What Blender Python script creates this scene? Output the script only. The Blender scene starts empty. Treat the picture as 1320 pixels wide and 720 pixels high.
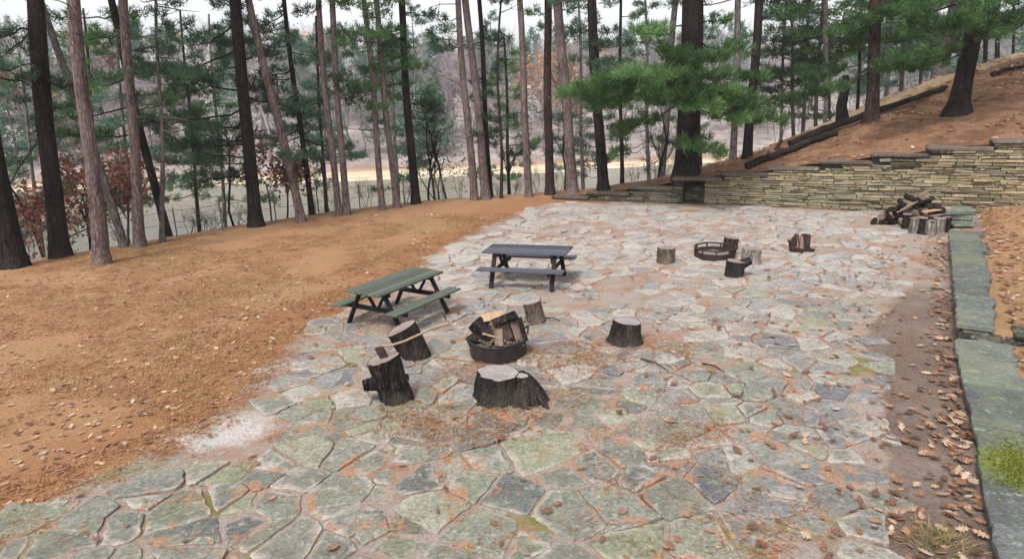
import bpy, math, random
import numpy as np
from mathutils import Vector, Matrix

random.seed(11)
RG = np.random.default_rng(11)
SC = bpy.context.scene
COL = SC.collection
PI = math.pi

# ------------------------------------------------------------------ camera model
F, PITCH, ROLL, CZ = 885.0, .268, -.0345, 4.15
CP, SP, CR, SR = math.cos(PITCH), math.sin(PITCH), math.cos(ROLL), math.sin(ROLL)


def ray(px, py):
    a, b = px - 660, py - 360
    u, v = a * CR + b * SR, -a * SR + b * CR
    X, Y = u / F, -v / F
    return (X, CP + Y * SP, -SP + Y * CP)


def G(px, py, z=0.0):
    d = ray(px, py)
    t = (z - CZ) / d[2]
    return Vector((d[0] * t, d[1] * t, z))


def D(px, py, y):
    d = ray(px, py)
    t = y / d[1]
    return Vector((d[0] * t, y, CZ + d[2] * t))


def depth(p):
    return p[1] * CP - (p[2] - CZ) * SP


# ------------------------------------------------------------------ noise (numpy)
_H = np.random.default_rng(5).random(65536)


def vn(x, y, seed=0):
    x = np.asarray(x, float); y = np.asarray(y, float)
    xi = np.floor(x).astype(np.int64); yi = np.floor(y).astype(np.int64)
    fx = x - xi; fy = y - yi
    fx = fx * fx * (3 - 2 * fx); fy = fy * fy * (3 - 2 * fy)
    h = lambda a, b: _H[(a * 7919 + b * 104729 + seed * 3571) & 65535]
    return (h(xi, yi) * (1 - fx) + h(xi + 1, yi) * fx) * (1 - fy) + (h(xi, yi + 1) * (1 - fx) + h(xi + 1, yi + 1) * fx) * fy


def fbm(x, y, seed=0, o=4):
    s = 0; a = .5
    for i in range(o):
        s = s + a * vn(np.asarray(x) * 2 ** i, np.asarray(y) * 2 ** i, seed + i); a *= .5
    return s


def sm(a, b, x):
    t = np.clip((np.asarray(x, float) - a) / (b - a), 0, 1)
    return t * t * (3 - 2 * t)


# ------------------------------------------------------------------ objects
ORG = {}


def tag(o, label=None, cat=None, group=None, kind=None):
    if label: o['label'] = label
    if cat: o['category'] = cat
    if group: o['group'] = group
    if kind: o['kind'] = kind
    return o


def thing(name, loc, label, cat, group=None):
    o = bpy.data.objects.new(name, None)
    o.empty_display_size = .2
    COL.objects.link(o)
    o.location = loc
    ORG[o.name] = Vector(loc)
    return tag(o, label, cat, group)


def link_mesh(name, me, mat, parent=None):
    o = bpy.data.objects.new(name, me)
    COL.objects.link(o)
    if mat is not None: me.materials.append(mat)
    if parent is not None:
        o.parent = parent
        ORG[o.name] = ORG[parent.name]
    return o


def np_mesh(name, V, Fc, mat, parent=None, col=None, smooth=False, attrs=None):
    """Fc: (M,k) int array. col: (M,3) per-face colour."""
    V = np.asarray(V, np.float32)
    if parent is not None: V = V - np.array(ORG[parent.name], np.float32)
    Fc = np.asarray(Fc, np.int32)
    M, k = Fc.shape
    me = bpy.data.meshes.new(name)
    me.vertices.add(len(V)); me.vertices.foreach_set('co', V.ravel())
    me.loops.add(M * k); me.loops.foreach_set('vertex_index', Fc.ravel())
    me.polygons.add(M)
    me.polygons.foreach_set('loop_start', np.arange(0, M * k, k, dtype=np.int32))
    me.polygons.foreach_set('loop_total', np.full(M, k, np.int32))
    if smooth: me.polygons.foreach_set('use_smooth', np.ones(M, bool))
    me.update(calc_edges=True)
    if col is not None:
        a = me.attributes.new('Col', 'FLOAT_COLOR', 'FACE')
        c = np.ones((M, 4), np.float32); c[:, :3] = col
        a.data.foreach_set('color', c.ravel())
    for kx, vals in (attrs or {}).items():
        a = me.attributes.new(kx, 'FLOAT', 'POINT')
        a.data.foreach_set('value', np.asarray(vals, np.float32))
    return link_mesh(name, me, mat, parent)


class MB:
    def __init__(s): s.v = []; s.f = []; s.c = []; s.sm = []; s.e = []

    def add(s, vs, fs, col=(1, 1, 1), smooth=False):
        n = len(s.v); s.v += [tuple(v) for v in vs]
        for f in fs: s.f.append(tuple(i + n for i in f)); s.c.append(col); s.sm.append(smooth)

    def box(s, c, size, M=None, col=(1, 1, 1), jit=0, bev=0.0):
        hx, hy, hz = size[0] / 2, size[1] / 2, size[2] / 2
        c = Vector(c)
        if bev > 0:
            b = min(bev, hx * .9, hy * .9, hz * .9)
            vs = []
            for sx in (-1, 1):
                for sy in (-1, 1):
                    for sz in (-1, 1):
                        vs += [(sx * hx, sy * (hy - b), sz * (hz - b)), (sx * (hx - b), sy * hy, sz * (hz - b)), (sx * (hx - b), sy * (hy - b), sz * hz)]
            I = lambda x, y, z, a: ((x * 4 + y * 2 + z) * 3 + a)
            fs = []
            fs += [[I(1, 0, 0, 0), I(1, 1, 0, 0), I(1, 1, 1, 0), I(1, 0, 1, 0)], [I(0, 0, 0, 0), I(0, 0, 1, 0), I(0, 1, 1, 0), I(0, 1, 0, 0)]]
            fs += [[I(0, 1, 0, 1), I(0, 1, 1, 1), I(1, 1, 1, 1), I(1, 1, 0, 1)], [I(0, 0, 0, 1), I(1, 0, 0, 1), I(1, 0, 1, 1), I(0, 0, 1, 1)]]
            fs += [[I(0, 0, 1, 2), I(1, 0, 1, 2), I(1, 1, 1, 2), I(0, 1, 1, 2)], [I(0, 0, 0, 2), I(0, 1, 0, 2), I(1, 1, 0, 2), I(1, 0, 0, 2)]]
            for y in (0, 1):
                for z in (0, 1):
                    pass
            for x in (0, 1):
                for y in (0, 1):
                    fs.append([I(x, y, 0, 0), I(x, y, 0, 1), I(x, y, 1, 1), I(x, y, 1, 0)])
                for z in (0, 1):
                    fs.append([I(x, 0, z, 0), I(x, 0, z, 2), I(x, 1, z, 2), I(x, 1, z, 0)])
                for y in (0, 1):
                    for z in (0, 1):
                        fs.append([I(x, y, z, 0), I(x, y, z, 1), I(x, y, z, 2)])
            for y in (0, 1):
                for z in (0, 1):
                    fs.append([I(0, y, z, 1), I(0, y, z, 2), I(1, y, z, 2), I(1, y, z, 1)])
        else:
            vs = [(sx * hx, sy * hy, sz * hz) for sx in (-1, 1) for sy in (-1, 1) for sz in (-1, 1)]
            fs = [(0, 1, 3, 2), (4, 6, 7, 5), (0, 4, 5, 1), (2, 3, 7, 6), (0, 2, 6, 4), (1, 5, 7, 3)]
        out = []
        for v in vs:
            v = Vector(v)
            if jit: v += Vector((random.uniform(-jit, jit), random.uniform(-jit, jit), random.uniform(-jit, jit)))
            if M is not None: v = M @ v
            out.append(c + v)
        s.add(out, fs, col)

    def bar(s, p, q, w, h, up=(0, 0, 1), col=(1, 1, 1), bev=.006):
        p, q = Vector(p), Vector(q)
        x = (q - p).normalized(); y = Vector(up).cross(x).normalized(); z = x.cross(y)
        M = Matrix((x, y, z)).transposed()
        s.box((p + q) / 2, ((q - p).length, w, h), M, col, bev=bev)

    def tube(s, pts, rad, n=8, col=(1, 1, 1), cap=True, rough=0.0, smooth=True, seed=0):
        pts = [Vector(p) for p in pts]
        a = Vector((1, 0, 0)); rings = []
        for i, p in enumerate(pts):
            t = (pts[min(i + 1, len(pts) - 1)] - pts[max(i - 1, 0)]).normalized()
            if i == 0 and abs(t.x) > .8: a = Vector((0, 1, 0))
            a = (a - t * a.dot(t)).normalized(); b = t.cross(a)
            r = rad[i] if hasattr(rad, '__len__') else rad
            ring = []
            for k in range(n):
                an = 2 * PI * k / n
                rr = r * (1 + (rough * (float(vn(k * 1.7 + seed, i * .6 + seed * 3.1, 9)) - .5) * 2 if rough else 0))
                ring.append(p + (a * math.cos(an) + b * math.sin(an)) * rr)
            rings.append(ring)
        vs = [v for r in rings for v in r]
        fs = []
        for i in range(len(pts) - 1):
            for k in range(n):
                fs.append((i * n + k, i * n + (k + 1) % n, (i + 1) * n + (k + 1) % n, (i + 1) * n + k))
        s.add(vs, fs, col, smooth)
        if cap:
            m = len(vs)
            s.add(rings[0], [tuple(range(n))[::-1]], col); s.add(rings[-1], [tuple(range(n))], col)

    def prism(s, poly, z0, z1, col=(1, 1, 1), inset=0.0, tilt=(0, 0), inner=0.0):
        n = len(poly)
        cx = sum(p[0] for p in poly) / n; cy = sum(p[1] for p in poly) / n
        zt = lambda x, y: z1 + (x - cx) * tilt[0] + (y - cy) * tilt[1]
        def ins(p, d):
            l = math.hypot(p[0] - cx, p[1] - cy); k = max(0, 1 - d / max(l, 1e-6))
            return (cx + (p[0] - cx) * k, cy + (p[1] - cy) * k)
        lo = [(p[0], p[1], z0) for p in poly]
        if inset > 0:
            mid = [(p[0], p[1], zt(*p) - inset * .8) for p in poly]
            tp = [ins(p, inset) for p in poly]; hi = [(p[0], p[1], zt(*p)) for p in tp]
            vs = lo + mid + hi
            fs = [(i, (i + 1) % n, n + (i + 1) % n, n + i) for i in range(n)] + [(n + i, n + (i + 1) % n, 2 * n + (i + 1) % n, 2 * n + i) for i in range(n)]
            if inner:
                ip = [ins(p, min(inner, .55 * math.hypot(p[0] - cx, p[1] - cy))) for p in poly]
                vs = vs + [(p[0], p[1], zt(*p) + .002) for p in ip]
                fs += [(2 * n + i, 2 * n + (i + 1) % n, 3 * n + (i + 1) % n, 3 * n + i) for i in range(n)] + [tuple(range(3 * n, 4 * n))]
                s.e += [1.0] * (3 * n) + [0.0] * n
            else: fs += [tuple(range(2 * n, 3 * n))]
        else:
            hi = [(p[0], p[1], zt(*p)) for p in poly]; vs = lo + hi
            fs = [(i, (i + 1) % n, n + (i + 1) % n, n + i) for i in range(n)] + [tuple(range(n, 2 * n))]
        fs.append(tuple(range(n))[::-1])
        s.add(vs, fs, col)

    def build(s, name, mat, parent=None, smooth=None):
        me = bpy.data.meshes.new(name)
        o = ORG[parent.name] if parent is not None else Vector((0, 0, 0))
        me.from_pydata([(v[0] - o[0], v[1] - o[1], v[2] - o[2]) for v in s.v], [], s.f)
        a = me.attributes.new('Col', 'FLOAT_COLOR', 'FACE')
        c = np.ones((len(s.f), 4), np.float32); c[:, :3] = np.array(s.c, np.float32)
        a.data.foreach_set('color', c.ravel())
        me.polygons.foreach_set('use_smooth', np.array(s.sm if smooth is None else [smooth] * len(s.f), bool))
        me.update()
        return link_mesh(name, me, mat, parent)


# ------------------------------------------------------------------ materials
class NT:
    def __init__(s, name):
        s.m = bpy.data.materials.new(name); s.m.use_nodes = True
        s.t = s.m.node_tree; s.n = s.t.nodes; s.l = s.t.links
        s.b = s.n['Principled BSDF']; s.b.inputs['Specular IOR Level'].default_value = .3
        s.out = s.n['Material Output']
        s.tc = s.n.new('ShaderNodeTexCoord')

    def L(s, a, b): s.l.new(a, b)

    def co(s, scale=(1, 1, 1), src='Object'):
        mp = s.n.new('ShaderNodeMapping'); mp.inputs['Scale'].default_value = scale
        s.L(s.tc.outputs[src], mp.inputs['Vector']); return mp.outputs[0]

    def noise(s, scale, detail=4, rough=.6, vec=None, dist=0):
        t = s.n.new('ShaderNodeTexNoise'); t.inputs['Scale'].default_value = scale
        t.inputs['Detail'].default_value = detail; t.inputs['Roughness'].default_value = rough; t.inputs['Distortion'].default_value = dist
        s.L(vec if vec is not None else s.tc.outputs['Object'], t.inputs['Vector']); return t.outputs['Fac']

    def voro(s, scale, vec=None, feat='F1', out='Distance'):
        t = s.n.new('ShaderNodeTexVoronoi'); t.feature = feat; t.inputs['Scale'].default_value = scale
        s.L(vec if vec is not None else s.tc.outputs['Object'], t.inputs['Vector']); return t.outputs[out]

    def ramp(s, fac, stops, interp='LINEAR'):
        r = s.n.new('ShaderNodeValToRGB'); e = r.color_ramp; e.interpolation = interp
        while len(e.elements) < len(stops): e.elements.new(.5)
        for el, (p, c) in zip(e.elements, stops):
            el.position = p; el.color = (*c, 1) if hasattr(c, '__len__') else (c, c, c, 1)
        s.L(fac, r.inputs[0]); return r.outputs[0]

    def mix(s, fac, a, b, mode='MIX'):
        m = s.n.new('ShaderNodeMix'); m.data_type = 'RGBA'; m.blend_type = mode
        for inp, v in ((m.inputs[0], fac), (m.inputs[6], a), (m.inputs[7], b)):
            if isinstance(v, (int, float)): inp.default_value = v
            elif isinstance(v, tuple): inp.default_value = (*v, 1)
            else: s.L(v, inp)
        return m.outputs[2]

    def math(s, op, a, b=0.0, c=0.0):
        m = s.n.new('ShaderNodeMath'); m.operation = op
        for i, v in enumerate((a, b, c)):
            if isinstance(v, (int, float)): m.inputs[i].default_value = v
            else: s.L(v, m.inputs[i])
        return m.outputs[0]

    def attr(s, name, out='Fac'):
        a = s.n.new('ShaderNodeAttribute'); a.attribute_name = name; return a.outputs[out]

    def bump(s, h, strength=.5, dist=.02, prev=None):
        b = s.n.new('ShaderNodeBump'); b.inputs['Strength'].default_value = strength; b.inputs['Distance'].default_value = dist
        s.L(h, b.inputs['Height'])
        if prev is not None: s.L(prev, b.inputs['Normal'])
        s.L(b.outputs[0], s.b.inputs['Normal']); return b.outputs[0]

    def fin(s, col, rough=.85, spec=None, gain=1.0):
        if gain != 1.0 and not isinstance(col, tuple): col = s.mix(1.0, col, (gain, gain, gain), 'MULTIPLY')
        if isinstance(col, tuple): s.b.inputs['Base Color'].default_value = (*col, 1)
        else: s.L(col, s.b.inputs['Base Color'])
        if isinstance(rough, (int, float)): s.b.inputs['Roughness'].default_value = rough
        else: s.L(rough, s.b.inputs['Roughness'])
        if spec is not None: s.b.inputs['Specular IOR Level'].default_value = spec
        return s.m


def m_bark(name, c0, c1, c2, sc=1.0, bump=1.0, moss=None):
    t = NT(name)
    v = t.co((9 * sc, 9 * sc, 1.6 * sc))
    a = t.noise(1.0, 5, .65, v, .4)
    pl = t.voro(1.1, t.co((11 * sc, 11 * sc, 2.6 * sc)), 'DISTANCE_TO_EDGE')
    col = t.ramp(a, [(.3, c0), (.52, c1), (.72, c2)])
    edge = t.ramp(pl, [(0, 0.12), (.2, 1.0)])
    col = t.mix(.8, col, edge, 'MULTIPLY')
    big = t.noise(.9, 3)
    col = t.mix(t.ramp(big, [(.4, 0), (.7, .55)]), col, c2)
    if moss: col = t.mix(t.ramp(t.noise(2.2, 5, .7), [(.5, 0), (.66, .85)]), col, moss)
    t.bump(t.math('ADD', t.math('MULTIPLY', a, .6), t.math('MINIMUM', pl, .25)), bump, .06)
    return t.fin(col, .95, .06)


def m_leafy(name, c0, c1, attr=False, trans=.35, big=.25):
    t = NT(name)
    c = t.ramp(t.noise(big, 3, .6), [(.35, c0), (.65, c1)])
    if attr: c = t.mix(1.0, c, t.attr('Col', 'Color'), 'MULTIPLY')
    t.n.remove(t.b)
    d = t.n.new('ShaderNodeBsdfDiffuse'); tr = t.n.new('ShaderNodeBsdfTranslucent'); mx = t.n.new('ShaderNodeMixShader')
    t.L(c, d.inputs[0]); t.L(c, tr.inputs[0]); mx.inputs[0].default_value = trans
    t.L(d.outputs[0], mx.inputs[1]); t.L(tr.outputs[0], mx.inputs[2]); t.L(mx.outputs[0], t.out.inputs[0])
    return t.m


def m_simple(name, c0, c1, scale=6, rough=.8, bump=.3, bd=.01, stretch=(1, 1, 1), attr=False, spec=.3, metal=0.0):
    t = NT(name)
    n = t.noise(scale, 5, .65, t.co(stretch))
    c = t.ramp(n, [(.3, c0), (.7, c1)])
    if attr: c = t.mix(1.0, c, t.attr('Col', 'Color'), 'MULTIPLY')
    t.bump(n, bump, bd)
    t.b.inputs['Metallic'].default_value = metal
    return t.fin(c, rough, spec)


M = {}
M['bark_dark'] = m_bark('bark_dark', (.007, .0055, .005), (.02, .016, .0145), (.042, .034, .031))
M['bark_brown'] = m_bark('bark_brown', (.016, .01, .0085), (.042, .027, .024), (.075, .05, .044))
M['bark_red'] = m_bark('bark_red', (.055, .038, .035), (.14, .102, .097), (.235, .18, .172), 1.3, .7)
M['bark_grey'] = m_bark('bark_grey', (.07, .06, .056), (.14, .12, .115), (.2, .18, .17))
M['bark_log'] = m_bark('bark_log', (.007, .005, .0045), (.022, .017, .015), (.08, .066, .058), 1.8, 1.0)
M['bark_mossy'] = m_bark('bark_mossy', (.005, .004, .0035), (.018, .015, .013), (.075, .064, .056), 1.8, 1.0, (.06, .06, .042))
M['bark_pale'] = m_bark('bark_pale', (.03, .022, .017), (.11, .083, .066), (.24, .195, .16), 1.8, .8)
M['bark_bleached'] = m_bark('bark_bleached', (.03, .023, .02), (.19, .165, .145), (.36, .33, .3), 1.2, .8)
M['char'] = m_bark('char', (.008, .007, .007), (.025, .02, .02), (.07, .055, .055), 1.6, 1.0)
M['twig'] = m_simple('twig', (.035, .025, .022), (.085, .062, .055), 5)
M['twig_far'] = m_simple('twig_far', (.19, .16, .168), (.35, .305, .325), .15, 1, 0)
M['needle'] = m_leafy('needle', (.05, .105, .04), (.1, .185, .07), True, .35, .7)
M['needle_bright'] = m_leafy('needle_bright', (.075, .15, .05), (.13, .225, .085), True, .45, .8)
M['needle_dark'] = m_leafy('needle_dark', (.045, .088, .055), (.085, .14, .085), True, .35, .5)
M['needle_blue'] = m_leafy('needle_blue', (.065, .12, .09), (.11, .185, .135), True, .35, .3)
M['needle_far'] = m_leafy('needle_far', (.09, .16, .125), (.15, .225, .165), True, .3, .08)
M['oakleaf'] = m_leafy('oakleaf', (.13, .05, .04), (.27, .125, .09), True, .3, .8)
M['rustleaf'] = m_leafy('rustleaf', (.3, .15, .085), (.45, .25, .15), True, .3, .1)
M['litter'] = m_leafy('litter', (.8, .8, .8), (1, 1, 1), True, .15, 3)
M['straw'] = m_leafy('straw', (.8, .8, .8), (1, 1, 1), True, .1, 3)


def m_ground():
    t = NT('ground_litter')
    P = t.attr('bed'); S = t.attr('dirt'); B = t.attr('shore'); Fh = t.attr('forest')
    fine = t.noise(28, 6, .75); mid = t.noise(5, 5, .7); big = t.noise(.45, 4, .6); hair = t.noise(26, 4, .7, t.co((1, 4.5, 1)))
    hair2 = t.noise(24, 4, .7, t.co((5, 1, 1)))
    needle = t.ramp(t.math('ADD', t.math('MULTIPLY', hair, .5), t.math('MULTIPLY', hair2, .5)), [(.34, (.15, .078, .042)), (.46, (.36, .195, .1)), (.56, (.5, .295, .16)), (.68, (.64, .45, .3))])
    olive = t.ramp(fine, [(.3, (.17, .135, .055)), (.55, (.34, .265, .115)), (.75, (.55, .43, .24))])
    lawn = t.mix(t.ramp(t.math('ADD', big, t.math('MULTIPLY', mid, .35)), [(.6, 0), (.86, .5)]), needle, olive)
    lawn = t.mix(t.ramp(t.noise(1.6, 6, .7), [(.36, .35), (.53, 0)]), lawn, t.mix(.6, needle, (.28, .135, .075)))
    bd = t.math('ADD', t.attr('band'), t.math('MULTIPLY', t.math('SUBTRACT', t.noise(1.8, 6, .72), .5), 1.3))
    lawn = t.mix(t.ramp(bd, [(.35, 0), (.85, .62)]), lawn, t.mix(1.0, needle, (.84, .68, .6), 'MULTIPLY'))
    spk = t.voro(9.0); lawn = t.mix(t.ramp(spk, [(.08, .6), (.16, 0)]), lawn, (.5, .36, .24))
    # bed under the flagstones
    bedc = t.ramp(fine, [(.25, (.2, .16, .13)), (.5, (.39, .33, .285)), (.75, (.54, .48, .43))])
    bedc = t.mix(t.ramp(t.noise(.8, 6, .75), [(.48, 0), (.6, .8)]), bedc, t.mix(.4, needle, (.3, .14, .08)))
    near = t.attr('mossy')
    bedc = t.mix(t.math('MULTIPLY', t.ramp(t.noise(1.3, 4, .6, t.co((1, 1, 1), 'Object')), [(.53, 0), (.66, .85)]), near), bedc, t.ramp(fine, [(.3, (.09, .1, .02)), (.7, (.26, .29, .07))]))
    dirt = t.ramp(fine, [(.25, (.075, .052, .04)), (.5, (.19, .14, .112)), (.75, (.35, .27, .22))])
    dirt = t.mix(t.ramp(t.noise(.7, 5, .7), [(.45, 0), (.62, .75)]), dirt, t.ramp(fine, [(.3, (.2, .165, .14)), (.7, (.38, .32, .28))]))
    dirt = t.mix(t.ramp(mid, [(.5, 0), (.68, .6)]), dirt, (.2, .12, .08))
    e = t.math('ADD', P, t.math('MULTIPLY', t.math('SUBTRACT', t.noise(2.2, 5, .7), .5), .9))
    c = t.mix(t.ramp(e, [(.42, 0), (.58, 1)]), lawn, bedc)
    e2 = t.math('ADD', S, t.math('MULTIPLY', t.math('SUBTRACT', t.noise(1.7, 5, .7), .5), .8))
    c = t.mix(t.ramp(e2, [(.4, 0), (.62, 1)]), c, dirt)
    c = t.mix(1.0, c, (.72, .7, .7), 'MULTIPLY')
    sd_ = t.math('ADD', t.attr('sandy'), t.math('MULTIPLY', t.math('SUBTRACT', t.noise(2.6, 6, .75), .5), 1.1))
    c = t.mix(t.ramp(sd_, [(.38, 0), (.75, .95)]), c, t.ramp(t.noise(30, 5, .8), [(.28, (.22, .195, .175)), (.5, (.43, .4, .38)), (.72, (.58, .55, .53))]))
    wood = t.ramp(t.math('ADD', t.math('MULTIPLY', t.noise(.35, 5, .7), .6), t.math('MULTIPLY', t.noise(3, 4, .7), .4)), [(.4, (.15, .118, .1)), (.5, (.26, .22, .205)), (.6, (.37, .325, .32))])
    c = t.mix(Fh, c, wood)
    sand = t.ramp(t.noise(.25, 4, .6, t.co((1, 3, 1))), [(.35, (.36, .28, .18)), (.6, (.56, .48, .36))])
    c = t.mix(B, c, sand)
    t.bump(t.math('ADD', t.math('MULTIPLY', hair, .7), fine), .8, .03)
    return t.fin(c, .95, .15)


M['ground'] = m_ground()


def m_hill():
    t = NT('needle_slope')
    hair = t.noise(22, 5, .75, t.co((1, 3, 1))); mid = t.noise(1.2, 6, .7); big = t.noise(.35, 3)
    c = t.ramp(hair, [(.3, (.1, .052, .032)), (.5, (.24, .13, .075)), (.7, (.41, .25, .155))])
    c = t.mix(t.ramp(mid, [(.42, .8), (.56, 0)]), c, (.12, .06, .038))
    c = t.mix(t.ramp(t.noise(3.5, 5, .7), [(.56, 0), (.7, .5)]), c, (.5, .34, .22))
    G_ = t.attr('grass'); e = t.math('ADD', G_, t.math('MULTIPLY', t.math('SUBTRACT', mid, .5), .9))
    c = t.mix(t.ramp(e, [(.45, 0), (.6, .85)]), c, t.ramp(hair, [(.3, (.24, .17, .09)), (.7, (.56, .45, .28))]))
    t.bump(t.math('ADD', hair, mid), .9, .05)
    return t.fin(c, .95, .1, .92)


M['hill'] = m_hill()


def m_stone(name, attr=True, dirt=True, moss=.0, gain=1.0, patch=None):
    t = NT(name)
    a = t.attr('Col', 'Color')
    n1 = t.noise(3.0, 6, .7); n2 = t.noise(24, 5, .75); n3 = t.noise(1.1, 5, .65); n4 = t.noise(9, 4, .7)
    c = t.mix(1.0, a, t.ramp(n1, [(.28, .7), (.5, 1.0), (.72, 1.3)]), 'MULTIPLY')
    c = t.mix(1.0, c, t.ramp(n2, [(.25, .42), (.5, 1.0), (.75, 1.6)]), 'MULTIPLY')
    c = t.mix(t.ramp(n4, [(.57, 0), (.68, .6)]), c, (.44, .42, .37))
    c = t.mix(t.ramp(n3, [(.5, 0), (.66, .45)]), c, (.225, .225, .15))
    if dirt:
        dd = t.attr('Dust')
        ed = t.attr('Edge')
        e = t.math('ADD', t.math('ADD', dd, t.math('MULTIPLY', ed, .3)), t.math('MULTIPLY', t.math('SUBTRACT', t.noise(2.6, 6, .72), .5), 1.7))
        c = t.mix(t.ramp(e, [(.4, 0), (.75, .88)]), c, t.ramp(n2, [(.3, (.27, .232, .195)), (.7, (.53, .475, .43))]))
        c = t.mix(t.ramp(t.math('ADD', t.noise(1.9, 6, .75), t.math('MULTIPLY', ed, .06)), [(.58, 0), (.64, .85)]), c, t.ramp(n2, [(.3, (.2, .085, .045)), (.7, (.46, .25, .14))]))
    if moss: c = t.mix(t.ramp(t.noise(1.4, 5, .7), [(.5, 0), (.62, moss)]), c, (.13, .17, .07))
    if patch is not None:
        vm = t.n.new('ShaderNodeVectorMath'); vm.operation = 'DISTANCE'; vm.inputs[1].default_value = patch[0]
        t.L(t.tc.outputs['Object'], vm.inputs[0])
        e = t.math('ADD', t.math('SUBTRACT', 1.0, t.math('DIVIDE', vm.outputs['Value'], patch[1])), t.math('MULTIPLY', t.math('SUBTRACT', t.noise(4.5, 6, .75), .5), 1.5))
        c = t.mix(t.ramp(e, [(.32, 0), (.62, .95)]), c, t.ramp(t.noise(14, 6, .8), [(.3, (.05, .06, .015)), (.5, (.14, .17, .035)), (.7, (.27, .3, .08))]))
    t.bump(t.math('ADD', n2, t.math('MULTIPLY', n4, 1.5)), .8, .015)
    return t.fin(c, .8, .3, gain)


M['flag'] = m_stone('flagstone', gain=.82)
M['slab'] = m_stone('coping_slab', True, False, .3, .72)
M['wallstone'] = m_stone('wall_stone', True, False, 0, .8)
M['mortar'] = m_simple('wall_core', (.02, .018, .014), (.05, .045, .035), 10)
M['sand'] = m_simple('pale_sand', (.3, .265, .235), (.56, .52, .48), 26, .95, .5, .01)
M['moss'] = m_simple('moss', (.06, .085, .02), (.27, .33, .07), 14, .95, 1.0, .03)


def m_plank(name, c0, c1, tint=None):
    t = NT(name)
    g = t.noise(4, 6, .7, t.co((1.2, 14, 14)))
    c = t.ramp(g, [(.3, c0), (.7, c1)])
    c = t.mix(1.0, c, t.attr('Col', 'Color'), 'MULTIPLY')
    if tint: c = t.mix(t.ramp(t.noise(2.3, 5, .7, t.co((1, 5, 1))), [(.42, 0), (.62, .7)]), c, tint)
    t.bump(g, .4, .004)
    return t.fin(c, t.ramp(g, [(.3, .6), (.7, .85)]), .15)


M['table_green'] = m_plank('weathered_green_plank', (.045, .05, .044), (.125, .132, .118), (.075, .1, .06))
M['table_slate'] = m_plank('weathered_slate_plank', (.04, .041, .052), (.094, .097, .12))
M['table_leg'] = m_plank('dark_timber', (.006, .006, .0065), (.018, .017, .018))
M['iron'] = m_simple('sooty_iron', (.005, .0045, .005), (.026, .018, .017), 9, .6, .5, .01, spec=.4)
M['rust'] = m_simple('rusty_iron', (.01, .007, .006), (.04, .02, .016), 9, .7, .5, .01)
M['ash'] = m_simple('ash', (.05, .042, .04), (.24, .2, .18), 18, .95, .8, .03)
M['axehead'] = m_simple('rusted_axe_head', (.03, .022, .022), (.09, .055, .05), 20, .55, .3, .003, metal=.5)
M['axehandle'] = m_simple('axe_handle', (.16, .1, .065), (.32, .22, .15), 6, .6, .2, .003, (1, 8, 8))


def m_cut(name, c0, c1, c2):
    t = NT(name)
    n = t.noise(7, 5, .7)
    w = t.n.new('ShaderNodeTexWave'); w.wave_type = 'RINGS'; w.rings_direction = 'Z'; w.inputs['Scale'].default_value = 14; w.inputs['Distortion'].default_value = 2.0
    t.L(t.tc.outputs['Object'], w.inputs[0])
    c = t.mix(t.math('MULTIPLY', w.outputs['Fac'], .55), t.ramp(n, [(.3, c0), (.7, c1)]), c2)
    c = t.mix(t.ramp(t.noise(2.5, 4), [(.5, 0), (.7, .5)]), c, c2)
    t.bump(n, .5, .008)
    return t.fin(c, .85, .2)


M['cut_grey'] = m_cut('weathered_cut', (.2, .175, .17), (.38, .345, .34), (.11, .09, .085))
M['cut_brown'] = m_cut('brown_cut', (.16, .122, .106), (.34, .28, .255), (.09, .065, .058))
M['split'] = m_simple('split_wood', (.2, .11, .065), (.46, .32, .21), 5, .8, .5, .01, (9, 9, 1.2))
M['split_dark'] = m_simple('split_dark_wood', (.07, .045, .035), (.24, .17, .13), 5, .8, .5, .01, (9, 9, 1.2))


def m_water():
    t = NT('river_water')
    n = t.noise(1.0, 5, .6, t.co((.35, 2.4, 1)))
    n2 = t.noise(3.0, 3, .6, t.co((.5, 2.2, 1)))
    t.bump(t.math('ADD', n, t.math('MULTIPLY', n2, .5)), .32, .22)
    t.b.inputs['IOR'].default_value = 1.33
    return t.fin(t.ramp(t.noise(.04, 3), [(.35, (.07, .08, .066)), (.65, (.105, .115, .098))]), .04, .5)


M['water'] = m_water()

def needles(C, Dr, n, length, width, colr, rng, spread=.9):
    """C,Dr (N,3) tuft centres and directions -> V, F, col"""
    N = len(C)
    d = Dr[:, None, :] + spread * rng.normal(size=(N, n, 3))
    d /= np.linalg.norm(d, axis=2, keepdims=True) + 1e-9
    L = length * rng.uniform(.65, 1.25, size=(N, n, 1))
    s = np.cross(d, rng.normal(size=(N, n, 3))); s /= np.linalg.norm(s, axis=2, keepdims=True) + 1e-9
    c = C[:, None, :] + rng.normal(size=(N, n, 3)) * length * .22
    w = width * rng.uniform(.7, 1.3, size=(N, n, 1))
    V = np.stack([c - s * w / 2, c + s * w / 2, c + d * L], 2).reshape(-1, 3)
    Fc = np.arange(N * n * 3).reshape(-1, 3)
    tint = rng.uniform(.72, 1.3, size=(N, 1, 1)) * rng.uniform(.85, 1.15, size=(N, n, 1))
    col = np.array(colr)[None, None, :] * tint
    return V, Fc, col.reshape(-1, 3)


# ------------------------------------------------------------------ frames of the place
W0 = Vector((2.75, 26.2, 0)); WE = Vector((.905, -.425, 0)).normalized(); WN = Vector((-WE.y, WE.x, 0))


def wall_hit(px, py, t=0.0):
    d = Vector(ray(px, py)); o = Vector((0, 0, CZ))
    k = ((W0 + WN * t) - o).dot(WN) / d.dot(WN)
    p = o + d * k
    return (p - W0).dot(WE), p.z


def WP(s, t, z): return W0 + WE * s + WN * t + Vector((0, 0, z))


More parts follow.
